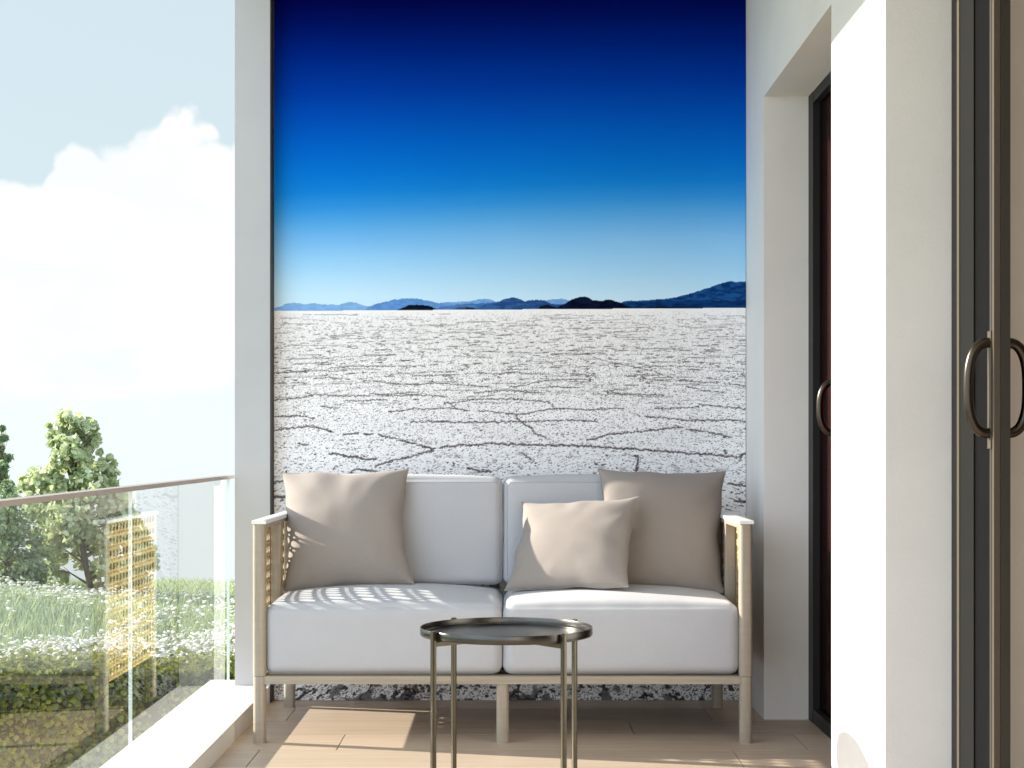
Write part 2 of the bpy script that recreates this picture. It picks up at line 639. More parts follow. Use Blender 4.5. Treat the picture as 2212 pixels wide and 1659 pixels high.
# near door: an open leaf seen end-on
door = bpy.data.objects.new('sliding_door', None)
COL.objects.link(door)
door.parent = house
door.matrix_parent_inverse = Matrix.Translation(-house.location)
door['label'] = 'open bronze sliding door with bow handles on both faces'
bm = bmesh.new()
box(bm, 1.0, 1.05, 3.625, 3.6635, 0.001, 2.081)
sub('door_frame', bm, M_FRAME, door, True, 0.002)
bm = bmesh.new()
box(bm, 1.001, 1.03, 3.606, 3.6245, 0.02, 2.06)
box(bm, 0.9985, 1.0115, 3.3375, 3.349, 0.02, 2.06)
sub('glazing_bead', bm, M_BEAD, door, True, 0.002)
bm = bmesh.new()
box(bm, 1.006, 1.024, 3.3785, 3.4995, 0.02, 2.06)
sub('door_glass', bm, M_BGLASS, door)
bm = bmesh.new()
box(bm, 1.003, 1.026, 3.5, 3.6055, 0.02, 2.06)
sub('stile', bm, M_GSTILE, door, True, 0.003)
bm = bmesh.new()
box(bm, 1.012, 1.032, 3.336, 3.378, 0.02, 2.06)
box(bm, 1.0010, 1.0118, 3.3495, 3.3600, 0.02, 2.06)
box(bm, 1.0010, 1.0118, 3.3630, 3.3760, 0.02, 2.06)
sub('stile', bm, M_LEAF_METAL, door, True, 0.0012)
bm = bmesh.new()
box(bm, 0.9958, 1.0000, 3.3515, 3.3745, 0.9105, 1.154)
sub('handle_plate', bm, M_BEAD, door, True, 0.002)
bm = bmesh.new()
handle_bow(bm, 0.9965, 3.362, 1.036, -1)
sub('handle', bm, M_HANDLE, door, True)
bm = bmesh.new()
handle_bow(bm, 1.0315, 3.362, 1.036, 1)
sub('handle', bm, M_HANDLE, door, True)

# the curtain inside the far door
bm = bmesh.new()
prev = None
for i in range(0, 121):
    y = 4.365 + i * (5.31 - 4.365) / 120
    x = 1.040 + 0.005 * math.sin(y * 75) + 0.002 * math.sin(y * 33)
    cur = (bm.verts.new((x, y, 0.02)), bm.verts.new((x, y, 2.06)), bm.verts.new((x + 0.004, y, 0.02)), bm.verts.new((x + 0.004, y, 2.06)))
    if prev:
        bm.faces.new((prev[0], cur[0], cur[1], prev[1]))
        bm.faces.new((prev[2], prev[3], cur[3], cur[2]))
        bm.faces.new((prev[1], cur[1], cur[3], prev[3]))
        bm.faces.new((prev[0], prev[2], cur[2], cur[0]))
    prev = cur
tag(from_bm('curtain', bm, M_RED, None, True), 'dark red curtain behind the glass of the far door', 'curtain')

# ------------------------------------------------------------------ back wall, pillar, ledge, balustrade
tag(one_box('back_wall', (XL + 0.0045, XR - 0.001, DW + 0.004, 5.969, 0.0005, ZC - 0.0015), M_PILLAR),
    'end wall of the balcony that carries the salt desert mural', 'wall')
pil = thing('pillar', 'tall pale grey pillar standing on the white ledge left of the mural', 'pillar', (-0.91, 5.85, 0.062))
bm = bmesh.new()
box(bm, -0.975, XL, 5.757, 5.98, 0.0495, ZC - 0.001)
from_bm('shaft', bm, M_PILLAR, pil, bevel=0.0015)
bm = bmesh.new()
box(bm, XL + 0.0003, XL + 0.004, 5.7585, 5.8155, 0.0005, ZC - 0.002)  # thin dark strip, painted shade over the pillar's return face
from_bm('side_shade', bm, M_SIDE_SHADE, pil)
led = one_box('ledge', (-1.086, XL - 0.0005, -3.0, 5.895, -0.25, 0.062), M_LEDGE, bevel=0.003)
tag(led, 'low white stone ledge along the open side under the glass', 'ledge')

bal = thing('glass_balustrade', 'frameless glass balustrade with thin grey handrail on the white ledge', 'balustrade', (-1.018, 4.4, 0.062))
GX0, GX1 = -1.024, -1.012
for ya, yb in ((4.358, 5.868), (2.84, 4.353), (1.30, 2.834), (-0.3, 1.294)):
    p = one_box('glass_panel', (GX0, GX1, ya, yb, 0.0625, 0.7945), M_GLASS, bal)
    bm = bmesh.new()
    box(bm, GX0 + 0.001, GX1 - 0.001, yb + 0.0004, yb + 0.0014, 0.0625, 0.7945)
    e = from_bm('glass_edge', bm, M_GLASSEDGE, None)
    e.parent = p
bm = bmesh.new()
box(bm, -1.037, -1.0, -0.3, 5.90, 0.795, 0.8075)
from_bm('handrail', bm, M_RAIL, bal, True, 0.002)

# ------------------------------------------------------------------ mural (a printed picture on the wall)
HZ = 1.400            # the height of the printed horizon


def vhash(ix, iy, seed):
    h = (ix.astype(np.int64) * 374761393 + iy.astype(np.int64) * 668265263 + seed * 974711) & 0xFFFFFFFF
    h = ((h ^ (h >> 13)) * 1274126177) & 0xFFFFFFFF
    h = h ^ (h >> 16)
    return (h & 0xFFFFFF) / float(0xFFFFFF)


def vnoise(x, y, seed=0):
    ix, iy = np.floor(x), np.floor(y)
    fx, fy = x - ix, y - iy
    fx = fx * fx * (3 - 2 * fx)
    fy = fy * fy * (3 - 2 * fy)
    a = vhash(ix, iy, seed)
    b = vhash(ix + 1, iy, seed)
    c = vhash(ix, iy + 1, seed)
    d = vhash(ix + 1, iy + 1, seed)
    return (a * (1 - fx) + b * fx) * (1 - fy) + (c * (1 - fx) + d * fx) * fy


def fbm(x, y, o=4, seed=0):
    s = np.zeros_like(x)
    a, tot = 1.0, 0.0
    for i in range(o):
        s += a * vnoise(x * 2 ** i, y * 2 ** i, seed + i * 17)
        tot += a
        a *= 0.55
    return s / tot


def srgb(c):
    c = np.asarray(c, dtype=float) / 255.0
    return np.where(c <= 0.04045, c / 12.92, ((c + 0.055) / 1.055) ** 2.4)


CELL = 0.0021
MX0, MX1 = XL + 0.006, XR - 0.002
NXc = int((MX1 - MX0) / CELL)
xs = np.linspace(MX0, MX1, NXc + 1)
zs = np.concatenate([np.arange(0.001, 1.56, CELL), np.linspace(1.562, ZC - 0.004, 150)])
XX, ZZ = np.meshgrid(xs, zs)
H, W = XX.shape


def zx(a, b):
    """a point of the traced print -> metres on the wall"""
    sx, sy = 1050 + a / 1.1344, 1050 + b / 1.1344
    return (sx / 1.8516 - CX) / FPX * DW, CZ + (CY - sy / 1.8516) / FPX * DW


def paint_mural():
    # sky
    ys = np.array([-170, 0, 60, 120, 200, 260, 320, 380, 420, 455, 490, 525, 560, 600, 640, 672], float)
    cs = srgb([(0, 0, 46), (3, 5, 76), (1, 20, 106), (0, 36, 134), (2, 58, 166), (3, 78, 186), (4, 98, 202), (10, 116, 212),
               (22, 130, 218), (52, 148, 224), (88, 168, 232), (120, 186, 240), (148, 204, 246), (176, 220, 250), (198, 231, 252), (206, 234, 252)])
    tilt = (XX - MX0) / (MX1 - MX0)
    py = CY - (ZZ - CZ) / DW * FPX + tilt * 34 * np.clip((ZZ - 1.52) / 0.15, 0, 1) + (fbm(XX * 5, ZZ * 9, 3, 91) - 0.5) * 6
    img = np.stack([np.interp(py, ys, cs[:, i]) for i in range(3)], -1)
    # mountains: far to near
    def ridge(pts, col, col2, rough, seed, alpha=1.0):
        p = np.array([zx(*q) for q in pts])
        top = np.interp(XX, p[:, 0], p[:, 1], left=-1, right=-1)
        top = top + (fbm(XX * 60, XX * 0 + seed, 4, seed) - 0.5) * rough
        m = ((ZZ < top) & (ZZ > HZ - 0.012)).astype(float)[..., None] * alpha
        n_ = fbm(XX * 45, ZZ * 140, 4, seed + 5)
        n_ = np.clip((n_ - 0.35) / 0.3, 0, 1)[..., None]
        c = srgb(col) * (1 - n_) + srgb(col2) * n_
        img[:] = img * (1 - m) + c * m
    ridge([(40, 215), (100, 190), (150, 182), (190, 190), (240, 183), (300, 192), (350, 190), (395, 177), (440, 188), (470, 198), (520, 200)], (120, 168, 222), (136, 182, 232), .006, 3)
    ridge([(740, 190), (830, 180), (930, 178), (980, 166), (1030, 166), (1060, 180), (1240, 180), (1270, 172), (1360, 165), (1400, 175), (1440, 190)], (110, 158, 214), (124, 172, 224), .005, 4)
    ridge([(470, 205), (520, 186), (600, 168), (640, 164), (700, 162), (740, 172), (800, 184), (880, 194), (1000, 196), (1010, 215)], (88, 138, 204), (104, 154, 216), .006, 5)
    ridge([(780, 212), (830, 198), (900, 190), (960, 186), (1060, 182), (1100, 190), (1400, 190), (1420, 215)], (60, 104, 172), (80, 128, 192), .006, 6)
    ridge([(970, 212), (1010, 190), (1060, 180), (1100, 165), (1130, 159), (1160, 162), (1190, 176), (1230, 170), (1280, 172), (1310, 188), (1380, 190), (1400, 212)], (36, 72, 128), (54, 98, 158), .007, 7)
    ridge([(1560, 205), (1640, 176), (1720, 174), (1840, 166), (1900, 150), (1990, 126), (2060, 100), (2110, 84), (2150, 90), (2196, 86), (2230, 90)], (14, 52, 104), (32, 84, 146), .008, 8)
    ridge([(1560, 200), (1700, 178), (1850, 178), (1980, 170), (2200, 175), (2230, 175)], (12, 42, 88), (20, 60, 114), .005, 9)
    ridge([(862, 218), (880, 206), (930, 200), (960, 205), (968, 216)], (44, 70, 112), (54, 84, 128), .003, 10)
    ridge([(606, 218), (640, 204), (670, 192), (720, 192), (760, 198), (798, 214)], (8, 16, 34), (18, 28, 50), .004, 11)
    ridge([(905, 217), (930, 207), (960, 208), (970, 216)], (12, 20, 40), (22, 32, 54), .003, 12)
    ridge([(1164, 216), (1180, 210), (1210, 211), (1214, 216)], (14, 24, 46), (22, 34, 56), .002, 13)
    ridge([(1246, 216), (1260, 200), (1300, 192), (1340, 204), (1400, 170), (1440, 156), (1460, 152), (1500, 172), (1540, 174), (1570, 168), (1610, 178), (1650, 196), (1680, 208), (1760, 204), (1800, 198), (1870, 204), (1880, 214)], (6, 14, 34), (16, 28, 56), .006, 14)
    # salt flat in the print's own perspective
    hz = HZ + 0.0 + tilt * 0.011 - 0.002
    v = np.maximum(hz - ZZ, 0.0009)
    gx, gy = XX / v, 3.5 / v
    near = np.clip(v / 0.55, 0, 2.6)
    base = srgb((250, 249, 250))[None, None, :] * np.ones((H, W, 1))
    patch = fbm(gx * 1.3, gy * 1.3, 3, 40)[..., None]
    base = base * (0.93 + 0.10 * patch)
    sp = fbm(gx * 84, gy * 84 * 0.42, 2, 50)
    sp2 = fbm(gx * 20 + 7, gy * 20 * 0.34, 3, 60)
    lowm = np.clip((v - 0.9) / 0.3, 0, 1)
    s_mask = np.clip((sp - (0.685 - 0.03 * lowm)) / 0.03, 0, 1)
    s_mask = np.maximum(s_mask, np.clip((sp2 - 0.69 + 0.05 * lowm) / 0.05, 0, 1) * (0.35 + 0.5 * lowm))
    rough = fbm(XX * 210 + ZZ * 80, ZZ * 290 - XX * 60, 3, 77)
    s_mask = np.maximum(s_mask * 1.0, np.clip((rough - 0.56) / 0.08, 0, 1) * lowm)
    s_mask *= np.clip(v / 0.22, 0, 1) * 0.92
    grey = fbm(gx * 75, gy * 30, 2, 70)
    base *= (1.0 - 0.20 * np.clip((grey - 0.5) / 0.25, 0, 1) * np.clip(v / 0.06, 0.2, 1))[..., None]
    base = base * (1 - s_mask[..., None]) + srgb((20, 17, 26)) * s_mask[..., None]
    # cracks
    rr = np.random.RandomState(11)
    dark = np.zeros((H, W))
    crust = np.zeros((H, W))
    lines = [
        [(30, 763), (120, 752), (170, 748), (230, 744), (280, 756), (320, 770)],
        [(365, 778), (430, 776), (520, 780), (560, 788), (620, 805), (690, 822), (730, 836), (775, 844)],
        [(775, 844), (820, 836), (900, 830), (960, 828), (1030, 820), (1110, 826), (1180, 826), (1250, 828), (1340, 830), (1440, 832), (1500, 835), (1560, 840), (1640, 844), (1740, 850), (1840, 858), (1930, 866), (2040, 872), (2110, 880), (2160, 884)],
        [(775, 850), (720, 868), (660, 884), (600, 896), (540, 912), (510, 926)],
        [(300, 868), (350, 872), (400, 880), (460, 888), (520, 892)],
        [(400, 948), (440, 938), (480, 942), (520, 946)],
        [(670, 724), (740, 722), (810, 722), (880, 726), (960, 724), (1060, 724), (1150, 722), (1200, 722), (1330, 718), (1420, 716), (1520, 722)],
        [(1150, 690), (1160, 712), (1190, 735), (1220, 752), (1240, 780), (1290, 794)],
        [(1140, 695), (1166, 718), (1200, 740)],
        [(570, 676), (640, 672), (680, 664), (760, 666), (840, 660), (900, 666), (950, 674), (1010, 674), (1080, 682), (1150, 690)],
        [(1150, 690), (1200, 686), (1260, 672), (1320, 662), (1400, 664), (1480, 670), (1560, 662), (1640, 662)],
        [(1470, 806), (1520, 796), (1570, 780), (1640, 774), (1720, 766), (1800, 758), (1860, 750), (1900, 748)],
        [(1870, 740), (1930, 756), (2010, 768), (2080, 780), (2120, 796)],
        [(1900, 715), (1960, 716), (2040, 716), (2120, 714), (2210, 722)],
        [(1700, 695), (1770, 702), (1840, 706), (1900, 712)],
        [(1780, 660), (1830, 664), (1900, 658), (1980, 656)],
        [(1980, 640), (2010, 646), (2100, 656), (2210, 664)],
        [(30, 700), (100, 697), (180, 696), (235, 708)],
        [(265, 652), (300, 658), (345, 660)],
        [(30, 626), (110, 620), (160, 616), (230, 602)],
        [(190, 592), (240, 600), (310, 604), (340, 606), (490, 604)],
        [(370, 628), (450, 628), (560, 622), (620, 632)],
        [(510, 600), (600, 604), (700, 602), (790, 606), (840, 612)],
        [(840, 640), (900, 632), (960, 622), (1040, 620), (1130, 618), (1220, 626), (1290, 632), (1320, 650)],
        [(820, 640), (850, 636), (870, 656), (890, 666)],
        [(960, 592), (1040, 584), (1120, 580), (1200, 588), (1270, 592)],
        [(1300, 560), (1360, 566), (1420, 566)],
        [(500, 540), (580, 546), (690, 556), (780, 548), (860, 552), (950, 558), (1030, 566)],
        [(1120, 566), (1200, 556), (1260, 538), (1340, 532), (1420, 530), (1500, 532)],
        [(1420, 506), (1520, 516)],
        [(30, 548), (120, 546), (200, 546)],
        [(230, 528), (300, 524), (360, 530)],
        [(30, 500), (110, 498), (200, 496)],
        [(300, 480), (400, 470), (520, 472), (640, 470), (740, 472)],
        [(680, 516), (760, 514), (860, 510)],
        [(970, 502), (1060, 506), (1160, 496)],
        [(1500, 428), (1540, 442), (1600, 456), (1700, 476), (1760, 490), (1840, 518), (1880, 534)],
        [(1880, 530), (1960, 540), (2060, 544), (2130, 550), (2210, 562)],
        [(1920, 560), (2000, 580), (2100, 590)],
        [(1560, 590), (1640, 596), (1760, 600), (1820, 600)],
        [(1680, 480), (1760, 470), (1860, 470), (1920, 470), (2000, 476)],
        [(1690, 880), (1704, 890), (1700, 930), (1694, 960)], [(1505, 900), (1518, 925)], [(1180, 868), (1200, 880), (1220, 890)],
        [(930, 932), (980, 944), (1040, 950)], [(160, 824), (210, 832)],
        [(30, 1004), (70, 996), (110, 990)], [(2110, 1004), (2160, 1010), (2210, 1012)],
        [(2096, 850), (2110, 884)], [(2165, 905), (2175, 870), (2210, 864)], [(30, 1060), (90, 1064), (130, 1052)], [(2140, 1080), (2210, 1088)],
    ]
    weight = {2: 0.9, 3: 0.85, 7: 0.85, 8: 0.7, 0: 0.9, 1: 0.9, 4: 0.9, 5: 0.85}
    segs = [(ln, weight.get(i, 0.85), -0.52, 1.0) for i, ln in enumerate(lines)]
    y = 236.0
    while y < 640:                                     # the many far fissures nobody can trace
        nper = int(3 if y > 500 else 3 if y > 330 else 6)
        for _ in range(nper):
            x0 = rr.uniform(20, 2190)
            L = rr.uniform(40, 200) * (0.6 + y / 700)
            a = rr.uniform(-0.03, 0.03)
            segs.append(([(x0 + L * q, y + rr.uniform(-3, 3) * (y / 450) + a * L * q) for q in (0, .25, .5, .75, 1)], rr.uniform(0.3, 0.9), rr.uniform(-0.3, 0.0), rr.uniform(0.4, 0.95)))
        y *= 1.024

    def stamp(arr, X, Z, rx, rz, a):
        i0, i1 = int((X - rx - MX0) / CELL), int((X + rx - MX0) / CELL) + 2
        j0, j1 = int((Z - rz - 0.001) / CELL), int((Z + rz - 0.001) / CELL) + 2
        i0, j0 = max(i0, 0), max(j0, 0)
        i1, j1 = min(i1, W), min(j1, H)
        if i1 <= i0 or j1 <= j0:
            return
        d = ((XX[j0:j1, i0:i1] - X) / rx) ** 2 + ((ZZ[j0:j1, i0:i1] - Z) / rz) ** 2
        arr[j0:j1, i0:i1] = np.maximum(arr[j0:j1, i0:i1], np.clip((1.15 - d) * 2.2, 0, 1) * a)

    for ln, wt, gmin, alpha in segs:
        pw = [zx(*q) for q in ln]
        for (xa, za), (xb, zb) in zip(pw, pw[1:]):
            dist = math.hypot(xb - xa, zb - za)
            ns = max(2, int(dist / 0.0026))
            for i in range(ns):
                f = (i + rr.rand()) / ns
                X, Z = xa + (xb - xa) * f, za + (zb - za) * f
                s = (0.0012 + 0.0110 * max(HZ - Z, 0.02)) * wt
                gap = mnoise.noise((X * 26, Z * 60, 3.0))
                if gap < gmin:
                    continue
                Z += (rr.rand() - 0.5) * s * 0.9 + mnoise.noise((X * 60, Z * 3, 9)) * s * 0.8
                stamp(dark, X, Z, max(0.0026, s * rr.uniform(0.4, 1.3)), max(0.0011, s * rr.uniform(0.2, 0.55)), alpha * rr.uniform(0.8, 1.0))
                if rr.rand() < 0.5 and s > 0.0028:
                    stamp(crust, X + rr.uniform(-1, 1) * s, Z + s * rr.uniform(0.25, 0.95), s * rr.uniform(0.25, 0.65), s * rr.uniform(0.22, 0.5), rr.uniform(0.3, 0.85))
    fiss = np.zeros((H, W))
    rows = np.where((zs > HZ - 0.36) & (zs < HZ + 0.012))[0]
    r0, r1 = rows[0], rows[-1] + 1
    qx, qy, qv = gx[r0:r1], gy[r0:r1], v[r0:r1]
    qx = qx * 0.95 + (fbm(qx * 0.8, qy * 0.8, 3, 201) - 0.5) * 1.3 + (fbm(qx * 7, qy * 7, 2, 203) - 0.5) * 0.12
    qy = qy * 0.62 + (fbm(gx[r0:r1] * 0.8, qy * 0.8, 3, 202) - 0.5) * 1.1
    cxi, cyi = np.floor(qx), np.floor(qy)
    f1 = np.full(qx.shape, 9.0)
    f2 = np.full(qx.shape, 9.0)
    for dx_ in (-1, 0, 1):
        for dy_ in (-1, 0, 1):
            jx, jy = cxi + dx_, cyi + dy_
            d_ = np.hypot(jx + vhash(jx, jy, 7) - qx, jy + vhash(jx, jy, 8) - qy)
            f2 = np.minimum(np.maximum(f1, d_), f2)
            f1 = np.minimum(f1, d_)
    dd = f2 - f1
    g0, g1 = np.gradient(dd)
    wall = dd / (np.hypot(g0, g1) + 1e-6) * CELL
    th = 0.0007 + 0.0062 * qv
    keep = np.clip((fbm(XX[r0:r1] * 30, ZZ[r0:r1] * 120, 3, 207) - 0.30) / 0.12, 0, 1)
    ln_ = np.clip(1.4 - wall / th, 0, 1) * keep * np.clip((0.33 - qv) / 0.08, 0, 1) * np.clip(qv / 0.03, 0, 1)
    dark[r0:r1] = np.maximum(dark[r0:r1], ln_ * (0.55 + 0.45 * np.clip(qv / 0.15, 0, 1)))
    crust[r0 + 1:r1] = np.maximum(crust[r0 + 1:r1], ln_[:-1] * 0.35)
    # the big foreground fissures under the sofa
    for X, Z, rx, rz in ((-0.40, 0.085, .03, .018), (-0.385, 0.06, .03, .02), (-0.37, 0.035, .035, .018), (-0.34, 0.02, .03, .02), (-0.27, 0.05, .03, .025), (-0.26, 0.02, .03, .02), (-0.72, 0.045, .018, .012),
                         (-0.83, 0.06, .016, .012), (0.455, 0.09, .012, .012), (0.475, 0.06, .014, .016), (0.495, 0.03, .014, .018), (0.40, 0.08, .014, .012), (0.18, 0.06, .014, .01), (0.02, 0.03, .012, .012)):
        for _ in range(16):
            stamp(fiss, X + rr.uniform(-1, 1) * rx, Z + rr.uniform(-1, 1) * rz, rx * rr.uniform(.15, .4), rz * rr.uniform(.2, .5), rr.uniform(.7, 1))
        for _ in range(8):
            stamp(crust, X + rr.uniform(.2, 1.6) * rx, Z + rr.uniform(-.6, 1) * rz, rx * rr.uniform(.12, .3), rz * rr.uniform(.15, .35), rr.uniform(.4, .9))
    dark = np.maximum(dark, fiss * np.clip((fbm(XX * 120 + ZZ * 30, ZZ * 120, 3, 31) - 0.40) / 0.12, 0, 1))
    base = base * (1 - 0.93 * dark[..., None]) + srgb((24, 20, 22)) * 0.93 * dark[..., None]
    cmix = (crust * (0.4 + 0.6 * vnoise(XX * 320, ZZ * 320, 5)))[..., None]
    ccol = srgb((186, 160, 148)) * (1 - patch) * 1.0 + srgb((150, 112, 96)) * patch
    base = base * (1 - 0.75 * cmix) + ccol * 0.75 * cmix
    g = (ZZ < hz).astype(float)[..., None]
    img = img * (1 - g) + base * g
    return img


pix = np.clip(paint_mural(), 0, 1)
idx = np.arange(H * W, dtype=np.int32).reshape(H, W)
q = np.stack([idx[:-1, :-1], idx[:-1, 1:], idx[1:, 1:], idx[1:, :-1]], -1).reshape(-1, 4)
verts = np.stack([XX.ravel(), np.full(H * W, DW), ZZ.ravel()], -1)
me = np_mesh('wall_mural', verts, q, 4)
at = me.color_attributes.new('print', 'FLOAT_COLOR', 'POINT')
rgba = np.ones((H * W, 4), dtype=np.float32)
rgba[:, :3] = pix.reshape(-1, 3)
at.data.foreach_set('color', rgba.ravel())
m, t, b = new_mat('printed mural paper')
a = t.new('ShaderNodeVertexColor', layer_name='print')
tc = t.new('ShaderNodeTexCoord')
grain = t.noise(tc.outputs['Object'], 260, 3, 0.7)
t.put(b.inputs['Base Color'], t.mix(1.0, a.outputs['Color'], t.mix(t.rng(grain, 0.25, 0.75), (0.96, 0.96, 0.96, 1), (1.0, 1.0, 1.0, 1)), 'MULTIPLY'))
b.inputs['Roughness'].default_value = 0.85
b.inputs['Specular IOR Level'].default_value = 0.0
tag(link('wall_mural', me, m), 'large wall mural of a cracked white salt desert under deep blue sky', 'mural')

# ------------------------------------------------------------------ sofa
SX0, SX1 = -0.7885, 0.7480            # outer faces of the arms
SF, SB = 4.972, 5.690                 # front and back
PW = 0.0405
sofa = thing('sofa', 'two seat white cushioned sofa with limed oak frame and cane arms', 'sofa', ((SX0 + SX1) / 2, 5.33, 0))


def post(bm, x0, x1, y0, y1, z0, z1, r=0.011, n=5):
    """a bar with rounded corners"""
    ring = []
    for cx, cy, a0 in ((x1 - r, y1 - r, 0), (x0 + r, y1 - r, 90), (x0 + r, y0 + r, 180), (x1 - r, y0 + r, 270)):
        for i in range(n + 1):
            a = R(a0 + 90 * i / n)
            ring.append((cx + r * math.cos(a), cy + r * math.sin(a)))
    lo = [bm.verts.new((x, y, z0)) for x, y in ring]
    hi = [bm.verts.new((x, y, z1)) for x, y in ring]
    m_ = len(ring)
    for i in range(m_):
        j = (i + 1) % m_
        bm.faces.new((lo[i], lo[j], hi[j], hi[i]))
    bm.faces.new(lo[::-1])
    bm.faces.new(hi)


ZR0, ZR1, ZA = 0.1825, 0.2065, 0.6745


def leg(x0, y0, ztop=ZR1 - 0.0012, ins=0.0008):
    bm_ = bmesh.new()
    post(bm_, x0 + ins, x0 + PW - ins, y0 + ins, y0 + PW - ins, 0.0, ztop, 0.014)
    from_bm('leg', bm_, M_WOOD, sofa, True)


for x in (SX0, SX1 - PW):
    leg(x, SF)
    leg(x, SB - PW)
leg((SX0 + SX1) / 2 - PW / 2, SF + 0.006, ZR0 - 0.0005)
# rails of the seat frame
bm = bmesh.new()
box(bm, SX0 + PW - 0.004, SX1 - PW + 0.004, SF + 0.004, SF + 0.034, ZR0, ZR1)
box(bm, SX0 + PW - 0.004, SX1 - PW + 0.004, SB - 0.034, SB - 0.004, ZR0, ZR1)
box(bm, SX0 + 0.005, SX0 + 0.034, SF + PW - 0.002, SB - PW + 0.002, ZR0, ZR1)
box(bm, SX1 - 0.034, SX1 - 0.005, SF + PW - 0.002, SB - PW + 0.002, ZR0, ZR1)
for i in range(7):
    yy = SF + 0.07 + i * 0.09
    box(bm, SX0 + 0.036, SX1 - 0.036, yy, yy + 0.06, ZR0 + 0.004, ZR1 - 0.003)
from_bm('seat_frame', bm, M_WOODX, sofa, True, 0.0025)
bm = bmesh.new()
box(bm, SX0 + PW, SX1 - PW, SB - 0.032, SB - 0.008, 0.60, 0.66)
for i in range(14):
    xx = SX0 + 0.09 + i * 0.105
    box(bm, xx, xx + 0.035, SB - 0.028, SB - 0.014, ZR1 + 0.001, 0.6)
from_bm('back_frame', bm, M_WOOD, sofa, True, 0.002)

# cane panel: one tile of the weave, repeated
CW, CH = 0.0437, 0.0395


def cane_tile():
    def ell(cx, cy, rx, ry, n_, p=2.4):
        return [Vector((cx + rx * math.copysign(abs(math.cos(a)) ** (2 / p), math.cos(a)), cy + ry * math.copysign(abs(math.sin(a)) ** (2 / p), math.sin(a)), 0))
                for a in [2 * math.pi * (i + 0.5) / n_ for i in range(n_)]]
    outer = [Vector((0, 0, 0)), Vector((CW, 0, 0)), Vector((CW, CH, 0)), Vector((0, CH, 0))]
    holes = [ell(CW / 2, CH * 0.66, 0.0160, 0.0108, 16)]
    for q_ in (0.25, 0.75):
        holes.append(ell(CW * q_, CH * 0.17, 0.0055, 0.0040, 8))
    for q_ in (0.0,):
        pass
    return outer, holes


def cane(xc, y0, y1, z0, z1, parent, th=0.003):
    ny, nz = round((y1 - y0) / CW), round((z1 - z0) / CH)
    sy, sz = (y1 - y0) / (ny * CW), (z1 - z0) / (nz * CH)
    outer, holes = cane_tile()
    loops = [outer] + holes
    flat = [p for lp in loops for p in lp]
    tris = tessellate_polygon(loops)
    V, F = [], []
    nf = len(flat)
    for i in range(ny):
        for j in range(nz):
            b0 = len(V)
            for side in (-1, 1):
                for p in flat:
                    V.append((xc + side * th / 2, y0 + (i * CW + p.x) * sy, z0 + (j * CH + p.y) * sz))
            for a_, b_, c_ in tris:
                F.append((b0 + a_, b0 + b_, b0 + c_))
                F.append((b0 + nf + c_, b0 + nf + b_, b0 + nf + a_))
            o_ = 4
            for lp in holes:
                m_ = len(lp)
                for k_ in range(m_):
                    a_, b_ = b0 + o_ + k_, b0 + o_ + (k_ + 1) % m_
                    F.append((a_, b_, b_ + nf))
                    F.append((a_, b_ + nf, a_ + nf))
                o_ += m_
    me_ = np_mesh('cane_panel', V, F, 3)
    o = bpy.data.objects.new('cane_panel', me_)
    me_.materials.append(M_CANE)
    COL.objects.link(o)
    o.parent = parent
    return o


for side, x0, xc in ((-1, SX0, SX0 + 0.0035), (1, SX1 - PW, SX1 - 0.0035)):
    bm = bmesh.new()
    post(bm, x0, x0 + PW, SF, SF + PW, ZR1, ZA, 0.013)
    xi0, xi1 = (x0 + 0.0055, x0 + PW) if side < 0 else (x0, x0 + PW - 0.0055)
    post(bm, xi0, xi1, 5.305, 5.345, ZR1 - 0.02, ZA - 0.0005, 0.004)
    post(bm, x0, x0 + PW, SB - PW, SB, ZR1, ZA, 0.013)
    xa, xb = (x0 + 0.0058, x0 + PW - 0.001) if side < 0 else (x0 + 0.001, x0 + PW - 0.0058)
    box(bm, xa, xb, SF + PW - 0.003, SB - PW + 0.003, ZA - 0.014, ZA - 0.001)
    arm = from_bm('arm', bm, M_WOOD, sofa, True)
    bm = bmesh.new()
    box(bm, x0 - 0.002, x0 + PW + 0.002, SF - 0.004, SB + 0.002, ZA, ZA + 0.0105)
    o = from_bm('arm_top', bm, M_ARMTOP, None, True, 0.0015)
    o.parent = arm
    cane(xc, SF + PW - 0.002, SB - PW + 0.002, ZR1 - 0.02, ZA - 0.002, arm)


